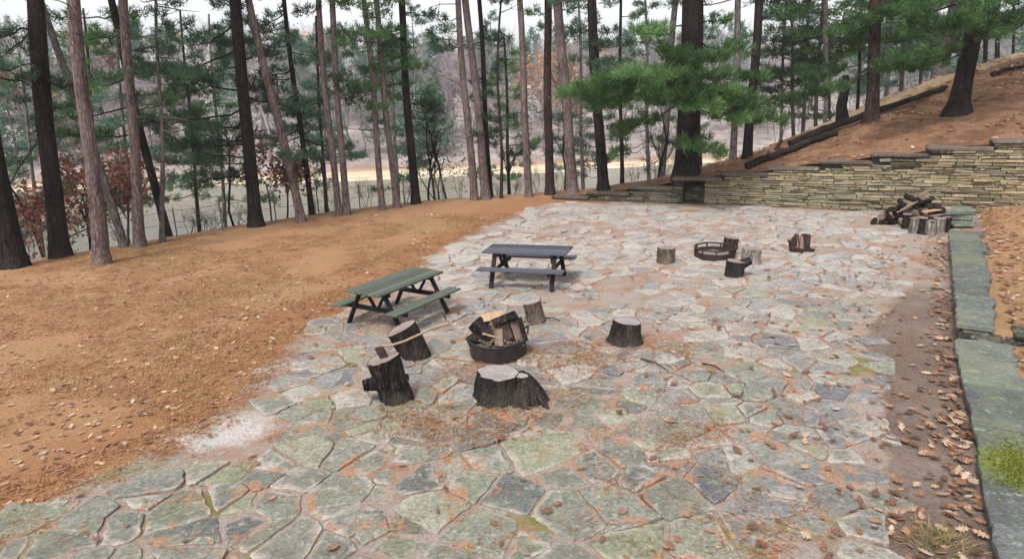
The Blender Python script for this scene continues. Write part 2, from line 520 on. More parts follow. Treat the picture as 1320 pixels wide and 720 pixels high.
K0 = Vector((4.2, 5.2, 0)); KE = Vector((.512, .859, 0)).normalized(); KR = Vector((KE.y, -KE.x, 0))


def KP(k, r, z=0): return K0 + KE * k + KR * r + Vector((0, 0, z))


def kcoord(x, y):
    dx, dy = x - K0.x, y - K0.y
    return dx * KE.x + dy * KE.y, dx * KR.x + dy * KR.y


LIP = np.array([(-60, -30), (-34, 0), (-22, 10.5), (-16.5, 15.2), (-14.1, 18), (-12.8, 19.1), (-11.3, 20.5), (-8.8, 23.2), (-6.3, 25.3), (-3.7, 27), (-1, 27.6), (.7, 28), (2.7, 28.8), (5, 28.6), (8, 29), (14, 33), (22, 42), (40, 62), (120, 140)], float)


def sdist(x, y, P):
    x = np.asarray(x, float); y = np.asarray(y, float)
    best = np.full(x.shape, 1e9); sg = np.zeros(x.shape)
    for (a, b) in zip(P[:-1], P[1:]):
        d = b - a; L2 = d @ d
        t = np.clip(((x - a[0]) * d[0] + (y - a[1]) * d[1]) / L2, 0, 1)
        qx = x - (a[0] + t * d[0]); qy = y - (a[1] + t * d[1])
        r = np.hypot(qx, qy); s = np.sign(d[0] * qy - d[1] * qx)
        u = r < best
        best = np.where(u, r, best); sg = np.where(u, s, sg)
    return best * sg


def in_poly(x, y, P):
    x = np.asarray(x, float); y = np.asarray(y, float); c = np.zeros(x.shape, bool)
    for (x0, y0), (x1, y1) in zip(P, np.roll(P, -1, 0)):
        if y0 == y1: continue
        k = ((y0 > y) != (y1 > y)) & (x < (x1 - x0) * (y - y0) / (y1 - y0) + x0)
        c ^= k
    return c


pp = [G(*q) for q in [(-120, 735), (60, 650), (190, 584), (262, 560), (335, 478), (372, 455), (405, 412), (470, 395), (520, 360), (585, 312), (632, 292), (665, 275), (705, 263)]]
pp = [(-6.2, 2.0)] + [(p.x, p.y) for p in pp] + [tuple(WP(1.2, -.15, 0)[:2]), tuple(WP(11.2, -.2, 0)[:2])]
pp += [(G(*q).x, G(*q).y) for q in [(1150, 300), (1162, 345), (1150, 385), (1112, 440), (1140, 520), (1148, 640), (1130, 720)]] + [(3.2, 3.4), (2.9, 2.0)]
PATIO = np.array(pp)


def patio_sd(x, y):
    P = np.vstack([PATIO, PATIO[:1]])
    d = np.abs(sdist(x, y, P))
    return np.where(in_poly(x, y, PATIO), d, -d)


def ground_z(x, y):
    x = np.asarray(x, float); y = np.asarray(y, float)
    d = sdist(x, y, LIP)
    dd = np.maximum(d, 0)
    z = -.30 * (dd - 1.2 * (1 - np.exp(-dd / 1.2)))
    z = z + (fbm(x * .25, y * .25, 3) - .47) * 1.2 * sm(2, 12, d)
    z = np.maximum(z, -5.2)
    sh = 71.5 + .05 * x + (fbm(x * .05, x * .01 + 3, 8) - .47) * 7
    b = y - sh
    far = -5.2 + 1.2 * sm(-6, 0, b) + np.maximum(b, 0) * .085 * (1 + .9 * sm(-20, -90, x)) - .35 * sm(0, 9, b)
    far = far + np.clip(b - 9, 0, 130) * .02 * (1 + .0 * x) + (fbm(x * .03, y * .03, 21) - .47) * 5 * sm(10, 60, b)
    far = np.where(b > 120, far - (b - 120) * .08, far)
    far = np.minimum(far, 14)
    z = np.where(b > -7, np.maximum(z * (b < 0) + (-9) * (b >= 0), far), z)
    lump = (fbm(x * .9, y * .9, 2) - .47) * .09 + (fbm(x * 4, y * 4, 6) - .47) * .025
    flat = sm(-.3, .5, patio_sd(x, y)) if np.ndim(x) else 0
    near = (np.abs(x) < 60) & (y < 60)
    return z + np.where(near, lump * (1 - flat) + flat * ((fbm(x * .8, y * .8, 15, 5) - .5) * .07 + .006), 0)


def grow(a, b, step0, k):
    o = [a]; s = step0
    while o[-1] < b: o.append(o[-1] + s); s *= k
    return o


SANDC = G(285, 556)
gx = np.array(sorted([-v for v in grow(20, 700, .5, 1.12)[1:]] + list(np.arange(-20, 18.01, .25)) + grow(18, 700, .5, 1.12)[1:]))
gy = np.array(sorted([-v for v in grow(-1, 60, .6, 1.3)[1:]] + list(np.arange(1, 31.01, .25)) + list(np.arange(32, 100, 1.5)) + grow(100, 800, 2, 1.08)))
X, Y = np.meshgrid(gx, gy)
Z = ground_z(X, Y)
nx, ny = len(gx), len(gy)
idx = np.arange(nx * ny).reshape(ny, nx)
Fq = np.stack([idx[:-1, :-1], idx[:-1, 1:], idx[1:, 1:], idx[1:, :-1]], -1).reshape(-1, 4)
sd = patio_sd(X, Y)
kk, rr = kcoord(X, Y)
strip = sm(-.35, .3, -sd) * sm(-2.3, -1.7, rr) * (kk > -4) * (kk < 18.5)
dirt = strip * (1 - .62 * sm(6, 10, kk))
shb = Y - (71.5 + .05 * X)
shore = sm(-9, -1, shb) * (1 - sm(2.5, 6, shb))
forest = np.maximum(sm(4, 9, shb), .85 * sm(1, 7, sdist(X, Y, LIP)) * (Y < 66))
for (cx, cy, r) in [(*G(285, 558)[:2], .01)]: pass
np_mesh('ground', np.stack([X, Y, Z], -1).reshape(-1, 3), Fq, M['ground'], smooth=True,
        attrs=dict(bed=np.maximum(sm(-.6, .5, sd), strip).ravel(), dirt=dirt.ravel(), shore=np.clip(shore, 0, 1).ravel(), forest=forest.ravel(),
                   mossy=(1 - sm(10, 16, Y)).ravel(), band=np.clip(np.exp(-((sd + .7) / .8) ** 2) * (rr < -3) + .5 * sm(20, 26, Y) * (np.abs(X) < 40), 0, 1).ravel(), sandy=np.clip(1.15 - np.hypot((X - SANDC.x) * .92 + (Y - SANDC.y) * .3, (Y - SANDC.y) * 1.35 - (X - SANDC.x) * .35) / 1.05, 0, 1).ravel()))['kind'] = 'structure'

# river
rx = np.linspace(-420, 420, 60); ry = np.linspace(22, 84, 20)
X2, Y2 = np.meshgrid(rx, ry); i2 = np.arange(X2.size).reshape(X2.shape)
np_mesh('river', np.stack([X2, Y2, np.full_like(X2, -4.0)], -1).reshape(-1, 3), np.stack([i2[:-1, :-1], i2[:-1, 1:], i2[1:, 1:], i2[1:, :-1]], -1).reshape(-1, 4), M['water'])['kind'] = 'structure'

# ------------------------------------------------------------------ wall profile
SEG_PX = [(712, 758, 253), (758, 811, 247.5), (811, 868, 241), (868, 931, 228.5), (931, 990, 223), (990, 1057, 215.5), (1057, 1125, 207.5), (1125, 1197, 198.5), (1197, 1281, 189.5), (1281, 1375, 180.5), (1375, 1470, 171)]
SEGS = []
for (a, b, yy) in SEG_PX:
    s0 = wall_hit(a, yy)[0]; s1 = wall_hit(b, yy)[0]; zt = wall_hit((a + b) / 2, yy)[1]
    SEGS.append([s0, s1, zt])
for i in range(len(SEGS) - 1): SEGS[i][1] = SEGS[i + 1][0]
SEGS.append([SEGS[-1][1], SEGS[-1][1] + 3, SEGS[-1][2] + .2])
S_MAX = SEGS[-1][1]
_sc = np.array([(a + b) / 2 for a, b, z in SEGS]); _sz = np.array([z for a, b, z in SEGS])
def wt(s): return np.interp(s, _sc, _sz)


LA, LB = Vector((8.4, 24.4, 0)), Vector((19.2, 31.0, 0))
LD = (LB - LA).normalized(); LNn = Vector((-LD.y, LD.x, 0))


def hill_z(x, y):
    x = np.asarray(x, float); y = np.asarray(y, float)
    s = (x - W0.x) * WE.x + (y - W0.y) * WE.y; t = (x - W0.x) * WN.x + (y - W0.y) * WN.y
    q = (x - LA.x) * LNn.x + (y - LA.y) * LNn.y
    rise = 3.4 * (1 - np.exp(-np.maximum(t, 0) * .215 / 3.4)) * (1 + .012 * np.maximum(s - 6, 0))
    z = wt(s) - .1 + rise
    fall = .42 * np.maximum(q - .9, 0) ** 1.15
    z = z - fall * sm(.9, 5, t)
    z = z + (fbm(x * .5, y * .5, 31) - .47) * .35 * sm(.4, 2.5, t) + (fbm(x * 2.2, y * 2.2, 32) - .47) * .12
    return z


def terrain(x, y):
    s = (x - W0.x) * WE.x + (y - W0.y) * WE.y; t = (x - W0.x) * WN.x + (y - W0.y) * WN.y
    z = float(ground_z(np.array([x]), np.array([y]))[0])
    if t > .35 and -1 < s < 60: z = max(z, float(hill_z(x, y)))
    return z


def hit(px, py, y0=5, y1=120):
    d = ray(px, py); yy = y0
    while yy < y1:
        t = yy / d[1]; x = d[0] * t; z = CZ + d[2] * t
        if z <= terrain(x, yy): return Vector((x, yy, terrain(x, yy)))
        yy += .1
    return D(px, py, y1)


hs = np.concatenate([np.arange(SEGS[0][0] + .1, 26, .3), np.array(grow(26, 90, .6, 1.2))]); ht = np.concatenate([[.33], np.arange(.5, 14, .3), np.array(grow(14, 70, .6, 1.2))])
S3, T3 = np.meshgrid(hs, ht)
X3 = W0.x + WE.x * S3 + WN.x * T3; Y3 = W0.y + WE.y * S3 + WN.y * T3
Z3 = hill_z(X3, Y3)
i3 = np.arange(X3.size).reshape(X3.shape)
q3 = (X3 - LA.x) * LNn.x + (Y3 - LA.y) * LNn.y
np_mesh('hillside', np.stack([X3, Y3, Z3], -1).reshape(-1, 3), np.stack([i3[:-1, :-1], i3[:-1, 1:], i3[1:, 1:], i3[1:, :-1]], -1).reshape(-1, 4), M['hill'], smooth=True, attrs=dict(grass=sm(-1.2, .6, q3).ravel() * sm(3, 7, T3).ravel()))['kind'] = 'structure'

# ------------------------------------------------------------------ flagstone patio
def clip(poly, mx, my, nx_, ny_):
    out = []
    n = len(poly)
    for i in range(n):
        a = poly[i]; b = poly[(i + 1) % n]
        da = (a[0] - mx) * nx_ + (a[1] - my) * ny_; db = (b[0] - mx) * nx_ + (b[1] - my) * ny_
        if da <= 0: out.append(a)
        if da * db < 0:
            k = da / (da - db); out.append((a[0] + (b[0] - a[0]) * k, a[1] + (b[1] - a[1]) * k))
    return out


seeds = []
ca, sa = math.cos(math.radians(-24)), math.sin(math.radians(-24))
row = 0; v = -14
while v < 34:
    dv = .37 * random.uniform(.85, 1.15); u = -16 + random.random()
    while u < 30:
        x = u * ca - v * sa; y = u * sa + v * ca
        x += random.gauss(0, .12); y += random.gauss(0, .12)
        if 1.5 < y < 27 and -8 < x < 14 and random.random() > .13:
            seeds.append((x, y, random.gauss(0, .045)))
        u += random.choice((.34, .42, .54, .68)) * random.uniform(.85, 1.15)
    v += dv
seeds = np.array(seeds)
sdv = patio_sd(seeds[:, 0], seeds[:, 1])
PALETTE = [((.198, .192, .186), 5), ((.222, .216, .198), 4), ((.214, .215, .176), 3), ((.29, .27, .235), 2.8), ((.15, .151, .157), 3), ((.33, .312, .282), 1.2), ((.24, .236, .175), 1.7)]
pc = [p[0] for p in PALETTE]; pw = [p[1] for p in PALETTE]
PV = MB(); dust = []
sand_c = G(287, 556)
RINGP = G(641, 458)
for i in range(len(seeds)):
    x, y, w = seeds[i]
    e = sdv[i]
    if e < -.12: continue
    if e < .28 and random.random() < .45: continue
    dsand = math.hypot((x - sand_c.x) / 1.0, (y - sand_c.y) / .75)
    if dsand < .7 + .35 * random.random(): continue
    if math.hypot(x - RINGP.x, y - RINGP.y) < .45: continue
    if y > 12 and fbm(x * .35, y * .35, 40) > .56 and random.random() < .45: continue
    d2 = (seeds[:, 0] - x) ** 2 + (seeds[:, 1] - y) ** 2
    nb = np.argsort(d2)[1:22]
    poly = [(x - 1.1, y - 1.1), (x + 1.1, y - 1.1), (x + 1.1, y + 1.1), (x - 1.1, y + 1.1)]
    for j in nb:
        bx, by, bw = seeds[j]
        L = math.sqrt(d2[j]); nx_, ny_ = (bx - x) / L, (by - y) / L
        off = L / 2 + (w - bw) * .9
        gap = random.choice((.004, .008, .014, .022, .036))
        off = max(off, .07) - gap
        poly = clip(poly, x + nx_ * off, y + ny_ * off, nx_, ny_)
        if len(poly) < 3: break
    if len(poly) < 3: continue
    # rough outline
    rp = []
    n = len(poly)
    for k in range(n):
        a = poly[k]; b = poly[(k + 1) % n]
        L = math.hypot(b[0] - a[0], b[1] - a[1])
        if L < .05: rp.append(((a[0] + b[0]) / 2, (a[1] + b[1]) / 2)); continue
        m = max(2, int(L / .11))
        cut = min(.2, random.uniform(.008, .035) / L)
        for q in range(m + 1):
            tt = cut + (1 - 2 * cut) * q / m
            jx = (random.random() - .6) * .034
            px_, py_ = a[0] + (b[0] - a[0]) * tt, a[1] + (b[1] - a[1]) * tt
            nx_, ny_ = (b[1] - a[1]) / L, -(b[0] - a[0]) / L
            rp.append((px_ + nx_ * jx, py_ + ny_ * jx))
    if len(rp) < 4: continue
    base = random.choices(pc, pw)[0]
    g = random.uniform(.84, 1.14)
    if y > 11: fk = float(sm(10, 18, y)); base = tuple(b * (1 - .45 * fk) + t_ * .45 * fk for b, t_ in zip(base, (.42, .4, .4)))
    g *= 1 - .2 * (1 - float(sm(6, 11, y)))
    if y < 9 and x < 2: base = tuple(b * f_ for b, f_ in zip(base, (.98, 1.02, .9)))
    c = tuple(b * g for b in base)
    nf = len(PV.f)
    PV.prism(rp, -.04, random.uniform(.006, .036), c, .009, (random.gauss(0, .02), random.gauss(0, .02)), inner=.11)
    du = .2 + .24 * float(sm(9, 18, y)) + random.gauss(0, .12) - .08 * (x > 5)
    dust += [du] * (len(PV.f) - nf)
po = PV.build('patio', M['flag']); po['kind'] = 'structure'
a = po.data.attributes.new('Edge', 'FLOAT', 'POINT'); a.data.foreach_set('value', np.array(PV.e, np.float32))
a = po.data.attributes.new('Dust', 'FLOAT', 'FACE'); a.data.foreach_set('value', np.array(dust, np.float32))

# pale sand patch on the patio edge
def mound(name, c, rx_, ry_, h, mat, seed, rot=0, n=110, z0=-.02):
    vs = [(c[0], c[1], c[2] + h)]; fs = []
    R = 10
    for r in range(1, R + 1):
        for k in range(n):
            an = 2 * PI * k / n
            e = .35 + 1.3 * float(fbm(math.cos(an) * 1.6 + 5, math.sin(an) * 1.6 + 5, seed, 6))
            q = r / R
            lx, ly = rx_ * e * q * math.cos(an), ry_ * e * q * math.sin(an)
            x = c[0] + lx * math.cos(rot) - ly * math.sin(rot); y = c[1] + lx * math.sin(rot) + ly * math.cos(rot)
            vs.append((x, y, c[2] + h * (1 - q ** 2.5) + z0 * q + (float(vn(x * 9, y * 9, seed)) - .5) * .02 * (1 - q)))
    for k in range(n): fs.append((0, 1 + k, 1 + (k + 1) % n))
    for r in range(R - 1):
        for k in range(n):
            a = 1 + r * n + k; b = 1 + r * n + (k + 1) % n
            fs.append((a, a + n, b + n, b))
    m = MB(); m.add(vs, fs, smooth=True)
    return m.build(name, mat)



# ------------------------------------------------------------------ retaining wall
WC = [(.44, .345, .18), (.48, .385, .225), (.38, .3, .19), (.4, .33, .21), (.3, .255, .19), (.5, .4, .24), (.43, .35, .25), (.37, .335, .19)]
wall = thing('retaining_wall', WP(6, .25, 0), 'long stepped wall of thin yellowish stones holding back the needle-covered hill', 'wall')
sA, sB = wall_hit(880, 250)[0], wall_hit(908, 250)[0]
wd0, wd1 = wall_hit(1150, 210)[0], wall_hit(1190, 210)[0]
m = MB(); z = -.08
bounds = SEGS
while z < 4.6:
    h = random.uniform(.05, .115)
    s = SEGS[0][0] + random.uniform(0, .2)
    while s < S_MAX - .05:
        l = random.choice((.18, .3, .42, .55, .75)) * random.uniform(.8, 1.2)
        e = min(s + l, S_MAX)
        for (a_, b_, zt) in SEGS:
            if a_ <= s < b_:
                top = zt - .095; break
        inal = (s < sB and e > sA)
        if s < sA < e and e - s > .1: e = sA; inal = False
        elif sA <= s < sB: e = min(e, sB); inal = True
        z1 = min(z + h, top)
        if z1 - z > .025:
            off = random.gauss(0, .026)
            c = random.choice(WC); g = random.uniform(.42, .7)
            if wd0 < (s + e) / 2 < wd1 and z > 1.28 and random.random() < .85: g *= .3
            if z < .2: g *= .85
            if (s < sA + 3 and s < sB): c = tuple(.6 * q + .4 * .17 for q in c)
            if abs((s + e) / 2 - sB) < .0: g *= .5
            dep = .22
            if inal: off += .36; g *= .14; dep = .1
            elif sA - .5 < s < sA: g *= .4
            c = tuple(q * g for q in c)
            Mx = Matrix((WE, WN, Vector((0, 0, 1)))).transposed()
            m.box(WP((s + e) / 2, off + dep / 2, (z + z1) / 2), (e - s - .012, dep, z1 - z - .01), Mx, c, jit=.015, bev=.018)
        s = e
    z += h
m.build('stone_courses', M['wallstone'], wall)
m = MB(); Mx = Matrix((WE, WN, Vector((0, 0, 1)))).transposed()
for (a_, b_, zt) in SEGS:
    for (u0, u1) in (((a_, min(b_, sA)), (max(a_, sB), b_)) if a_ < sB and b_ > sA else ((a_, b_),)):
        if u1 - u0 > .02: m.box(WP((u0 + u1) / 2, .26, (zt - .1 - .2) / 2), (u1 - u0, .3, zt - .1 + .2), Mx)
m.build('wall_core', M['mortar'], wall)
for i, (a_, b_, zt) in enumerate(SEGS):
    m = MB()
    n = max(1, int((b_ - a_) / 1.1)); es = np.linspace(a_ - .03, b_ + .02, n + 1)
    fr = -.16 if i == 3 else -.07
    for k in range(n):
        g = random.uniform(.75, 1.1)
        ww = .62
        m.box(WP((es[k] + es[k + 1]) / 2, fr + ww / 2 + random.gauss(0, .015), zt - .05), (es[k + 1] - es[k] - .008, ww, .095), Mx, (.12 * g, .088 * g, .074 * g), jit=.014, bev=.018)
    m.build('coping_slab', M['slab'], wall)

# ------------------------------------------------------------------ kerb wall at the right
KZN, KZF = .17, .36       # near and far section tops
kstep = kcoord(G(1234, 432, KZN).x, G(1234, 432, KZN).y)[0]
kend = kcoord(G(1226, 296, KZF).x, G(1226, 296, KZF).y)[0]


def kerb_r(k, z):  # left edge of the top, from the photo
    return 0


r_near = kcoord(*G(1258, 560, KZN)[:2])[1]; r_near2 = kcoord(*G(1285, 715, KZN)[:2])[1]; r_step = kcoord(*G(1232, 450, KZN)[:2])[1]
r_far0 = kcoord(*G(1234, 412, KZF)[:2])[1]; r_far1 = kcoord(*G(1224, 305, KZF)[:2])[1]
k_a, k_b, k_c = kcoord(*G(1285, 715, KZN)[:2])[0], kcoord(*G(1258, 560, KZN)[:2])[0], kcoord(*G(1232, 450, KZN)[:2])[0]


def edge_r(k):
    return float(np.interp(k, [k_a - 3, k_a, k_b, k_c, kstep + .02, kend], [r_near2 - .1, r_near2, r_near, r_step, r_far0, r_far1]))


def kerb_section(name, label, ka, kb, ztop, width, n, smat='slab'):
    root = thing(name, KP((ka + kb) / 2, .4, 0), label, 'kerb', 'flagstone kerbs beside the patio')
    es = [ka]
    while es[-1] < kb - .5: es.append(min(kb, es[-1] + random.uniform(.75, 1.35)))
    if kb - es[-1] > .05: es.append(kb)
    mf = MB()
    for k in range(len(es) - 1):
        a, b = es[k] + .006, es[k + 1] - .006
        poly = []
        m_ = 7
        wj = random.uniform(-.07, .07)
        for q in range(m_ + 1):
            kk_ = a + (b - a) * q / m_
            p = KP(kk_, edge_r(kk_) + random.uniform(-.022, .022)); poly.append((p.x, p.y))
        for q in range(m_ + 1):
            kk_ = b - (b - a) * q / m_
            p = KP(kk_, edge_r(kk_) + width(kk_) + wj + random.uniform(-.04, .04)); poly.append((p.x, p.y))
        m2 = MB(); g = random.uniform(.8, 1.15)
        c = random.choice([(.11, .12, .112), (.135, .145, .128), (.12, .13, .128), (.155, .165, .145)])
        m2.prism(poly[::-1], ztop - .075, ztop + random.uniform(-.006, .01), tuple(q * g for q in c), .014, (random.gauss(0, .008), random.gauss(0, .008)))
        o = m2.build('coping_slab', M[smat], root)
    kz = ka
    z = -.05
    while z < ztop - .09:
        h = min(random.uniform(.06, .11), ztop - .078 - z)
        kz = ka + .02
        while kz < kb - .05:
            l = random.uniform(.2, .55); e = min(kz + l, kb - .02)
            km = (kz + e) / 2
            g = random.uniform(.5, 1.0)
            Mk = Matrix((KE, KR, Vector((0, 0, 1)))).transposed()
            mf.box(KP(km, edge_r(km) + .22 + random.gauss(.03, .025), z + h / 2), (e - kz - .012, .34, h - .008), Mk, (.2 * g, .2 * g, .17 * g), jit=.01, bev=.015)
            kz = e
        z += h
    mf.build('edge_stones', M['wallstone'], root)
    return root


_mc = G(1308, 600, KZN) - KP((k_a - 2.5 + kstep - .12) / 2, .4, 0)
M['slab_moss'] = m_stone('mossy_coping_slab', True, False, .3, .72, ((_mc.x, _mc.y, _mc.z), .75))
kerb_section('stone_kerb', 'lower nearer flagstone kerb with a bright moss patch along its outer side', k_a - 2.5, kstep - .12, KZN, lambda k: .7, 6, 'slab_moss')
kerb_section('stone_kerb', 'raised farther flagstone kerb running from the dark step up to the wood pile', kstep + .02, kend, KZF, lambda k: float(np.interp(k, [kstep, kend], [.52, .74])), 8)
# cross step
st = thing('stone_step', KP(kstep, 1.2, 0), 'dark rough stone step crossing the ground where the kerb changes height', 'step')
m = MB()
Mk = Matrix((KE, KR, Vector((0, 0, 1)))).transposed()
k_r = edge_r(kstep)
for (r0, r1, z0, z1, dk) in ((.02, .62, -.05, .235, 0), (.64, 1.5, -.05, .24, -.05), (1.52, 2.6, -.02, .25, .02), (2.62, 3.6, -.02, .24, .0)):
    m.box(KP(kstep + .1 + dk, k_r + (r0 + r1) / 2, (z0 + z1) / 2), (.3, r1 - r0, z1 - z0), Mk, (.03, .03, .026), jit=.03, bev=.03)
m.build('riser', M['wallstone'], st)
m = MB()
for (r0, r1, dk) in ((.74, 1.55, -.05), (1.57, 2.6, .02), (2.62, 3.6, 0)):
    m.box(KP(kstep + .2 + dk, k_r + (r0 + r1) / 2, .29), (.55, r1 - r0, .085), Mk, (.055, .06, .05), jit=.02, bev=.025)
m.build('coping_slab', M['slab'], st)
# end blocks
eb = thing('stacked_slabs', KP(kend + .35, .5, 0), 'short stack of dark slate blocks at the far end of the kerb beside the wood pile', 'stone stack')
pe = G(1247, 297, 0)
for i, (w_, d_, z_) in enumerate(((.85, .5, .12), (.72, .48, .3), (.8, .55, .45))):
    m = MB(); m.box((pe.x + random.gauss(0, .03), pe.y + .55, z_), (w_, d_, .16), Matrix.Rotation(-.35 + random.gauss(0, .08), 3, 'Z'), (.15, .17, .155), jit=.02, bev=.025)
    m.build('slab', M['slab'], eb)

# raised ground right of the kerb
def terr_z(k, r):
    z = np.where(k < kstep + .1, .13, .27) + .05 * np.minimum(np.maximum(r - .9, 0), 4) * (k > kstep + .1)
    return z


tk = np.concatenate([np.arange(-4, kstep, .25), [kstep + .05, kstep + .15], np.arange(kstep + .35, 24, .25)]); tr = np.concatenate([[.3, .42], np.arange(.6, 9, .25), np.array(grow(9, 60, .6, 1.25))])
Kg, Rg = np.meshgrid(tk, tr)
er = np.interp(tk, np.linspace(-4, 24, 100), [edge_r(k) for k in np.linspace(-4, 24, 100)])
Rg = Rg + er[None, :]
Xk = K0.x + KE.x * Kg + KR.x * Rg; Yk = K0.y + KE.y * Kg + KR.y * Rg
Zk = terr_z(Kg, Rg - er[None, :]) + (fbm(Xk * 1.2, Yk * 1.2, 51) - .47) * .1 + (fbm(Xk * 5, Yk * 5, 52) - .47) * .04
tw = (Xk - W0.x) * WN.x + (Yk - W0.y) * WN.y
Zk = np.where(tw > .3, -1, Zk); Zk = np.where(Kg > kend + .8, np.where(Rg - er[None, :] < .9, Zk - .35, Zk), Zk)
ik = np.arange(Xk.size).reshape(Xk.shape)
np_mesh('terrace', np.stack([Xk, Yk, Zk], -1).reshape(-1, 3), np.stack([ik[:-1, :-1], ik[:-1, 1:], ik[1:, 1:], ik[1:, :-1]], -1).reshape(-1, 4)[:, ::-1], M['ground'], smooth=True,
        attrs=dict(bed=np.zeros(Xk.size), dirt=np.full(Xk.size, .36), shore=np.zeros(Xk.size), forest=np.zeros(Xk.size), mossy=np.zeros(Xk.size), sandy=np.zeros(Xk.size), band=np.full(Xk.size, .3)))['kind'] = 'structure'

# moss on the near kerb
mp = G(1308, 600, KZN)
rm = np.random.default_rng(8); an_ = math.atan2(KE.y, KE.x)
lx = rm.normal(0, .3, 900); ly = rm.normal(0, .11, 900)
C = np.column_stack([mp.x + lx * math.cos(an_) - ly * math.sin(an_), mp.y + lx * math.sin(an_) + ly * math.cos(an_), np.full(900, KZN + .004)])
V, Fc, col = needles(C, np.tile([0, 0, 1.], (900, 1)), 5, .022, .012, (1, 1, 1), rm, .8)
mo = np_mesh('moss', V, Fc, M['litter'], None, np.array([(.16, .19, .035), (.24, .26, .06), (.1, .12, .025)])[rm.integers(0, 3, len(Fc))]); mo['kind'] = 'stuff'
tag(mo, 'bright green moss patch growing on the near flagstone kerb', 'moss')

# ------------------------------------------------------------------ picnic tables
def picnic(x, y, rot, mtop, label):
    root = thing('picnic_table', (0, 0, 0), label, 'picnic table', 'picnic tables on the patio')
    L, w, W, Ff, o = 1.88, .84, .80, .66, .265
    hl = L / 2
    m = MB(); n = 6; pw_ = w / n
    for i in range(n):
        g = random.uniform(.66, 1.25); m.box((random.gauss(0, .006), -w / 2 + pw_ * (i + .5), .73), (L, pw_ - .012, .038), None, (g, g, g), bev=.005)
    m.build('tabletop', mtop, root)
    for sg in (-1, 1):
        m = MB()
        for j, yy in enumerate((W - .065, W - .2)):
            g = random.uniform(.85, 1.1); m.box((0, sg * yy, .425), (L + .02, .128, .038), None, (g, g, g), bev=.005)
        m.build('seat', mtop, root)
    for ex in (-1, 1):
        X_ = ex * (hl - o)
        for sg in (-1, 1):
            m = MB(); m.bar((X_, sg * (Ff + .0), 0.0), (X_, sg * .27, .71), .045, .095, (1, 0, 0)); m.build('leg', M['table_leg'], root)
        m = MB(); m.bar((X_ - ex * .046, -(W - .03), .36), (X_ - ex * .046, W - .03, .36), .04, .09); m.build('seat_beam', M['table_leg'], root)
        m = MB(); m.bar((X_ - ex * .046, -w / 2 + .03, .668), (X_ - ex * .046, w / 2 - .03, .668), .04, .075); m.build('top_cleat', M['table_leg'], root)
        for sg in (-1, 1):
            m = MB(); m.bar((X_ - ex * .09, sg * .02, .34), (X_ - ex * .09, sg * .23, .66), .04, .06, (1, 0, 0)); m.build('brace', M['table_leg'], root)
    root.location = (x, y, .02); root.rotation_euler = (0, 0, rot)
    return root


picnic(-2.19, 12.54, 1.01, M['table_green'], 'mossy green plank picnic table set at an angle on the needle edge of the patio')
picnic(.37, 14.82, -.29, M['table_slate'], 'bluish slate-grey picnic table standing square-on behind the firewood ring')

# ------------------------------------------------------------------ stumps
def disc(c, ax, r, n, prof, name, mat, parent, dome=0.01):
    """flat end face with its origin at its centre"""
    ax = ax.normalized(); a = Vector((1, 0, 0)); a = (a - ax * a.dot(ax)).normalized(); b = ax.cross(a)
    vs = [(0, 0, dome)] + [(r * prof(k, n) * math.cos(2 * PI * k / n), r * prof(k, n) * math.sin(2 * PI * k / n), 0) for k in range(n)]
    me = bpy.data.meshes.new(name)
    me.from_pydata(vs, [], [(0, 1 + k, 1 + (k + 1) % n) for k in range(n)])
    o = link_mesh(name, me, mat, parent)
    R = Matrix((a, b, ax)).transposed().to_4x4()
    R.translation = c - ORG[parent.name]
    o.matrix_local = R
    return o


def stump(label, px, yb, rb, top, rt, bark, cut, group='log seats on the patio', flute=.06, bulge=0.0, seed=0, name='log_stump', flare=0.0, z0=.02):
    g0 = G(px, yb); d = depth(g0)
    R0 = rb * d / F
    base = Vector((g0.x, g0.y + R0 * .9, z0)); d = depth(base); R0 = rb * d / F; R1 = rt * d / F
    tp = D(top[0], top[1], base.y)
    root = thing(name, base, label, 'stump', group)
    ax = (tp - base)
    n = 30; N = 9
    ang = lambda k: 1 + flute * math.sin(k * 2 * PI / n * 3 + seed) * .5 + flute * math.sin(k * 2 * PI / n * 7 + seed * 2.1) * .5 + flute * (float(vn(k * .9, seed, 3)) - .5) * 1.4
    m = MB(); vs = []
    axn = ax.normalized(); a = Vector((1, 0, 0)); a = (a - axn * a.dot(axn)).normalized(); b = axn.cross(a)
    for i in range(N + 1):
        q = i / N
        r = R0 + (R1 - R0) * q + bulge * math.sin(q * PI) + flare * R0 * max(0, 1 - q * 3) ** 2
        # bottom ring horizontal, top ring square to the axis
        hx, hy = Vector((1, 0, 0)), Vector((0, 1, 0))
        aa = hx.lerp(a, min(1, q * 2)); bb = hy.lerp(b, min(1, q * 2))
        for k in range(n):
            an = 2 * PI * k / n
            rr = r * ang(k) * (1 + .05 * (float(vn(k * 1.3, i * 1.4 + seed * 7, 4)) - .5))
            vs.append(base + ax * q + (aa * math.cos(an) + bb * math.sin(an)) * rr)
    fs = [(i * n + k, i * n + (k + 1) % n, (i + 1) * n + (k + 1) % n, (i + 1) * n + k) for i in range(N) for k in range(n)]
    m.add(vs, fs, smooth=True); m.add(vs[:n], [tuple(range(n))[::-1]])
    # close the top below the cut face
    m.build('bark', bark, root)
    disc(base + ax * 1.0 - axn * .004, axn, R1 * .985, n, lambda k, n_: ang(k), 'cut_face', cut, root)
    return root, base, tp, R0, R1, axn


sA_, baseA, topA, RA0, RA1, axA = stump('dark knotty chopping stump leaning left with a branch stub and the axe in it', 509, 524, 21, (493, 461), 20.5, M['bark_mossy'], M['cut_brown'], flute=.09, bulge=-.015, seed=1)
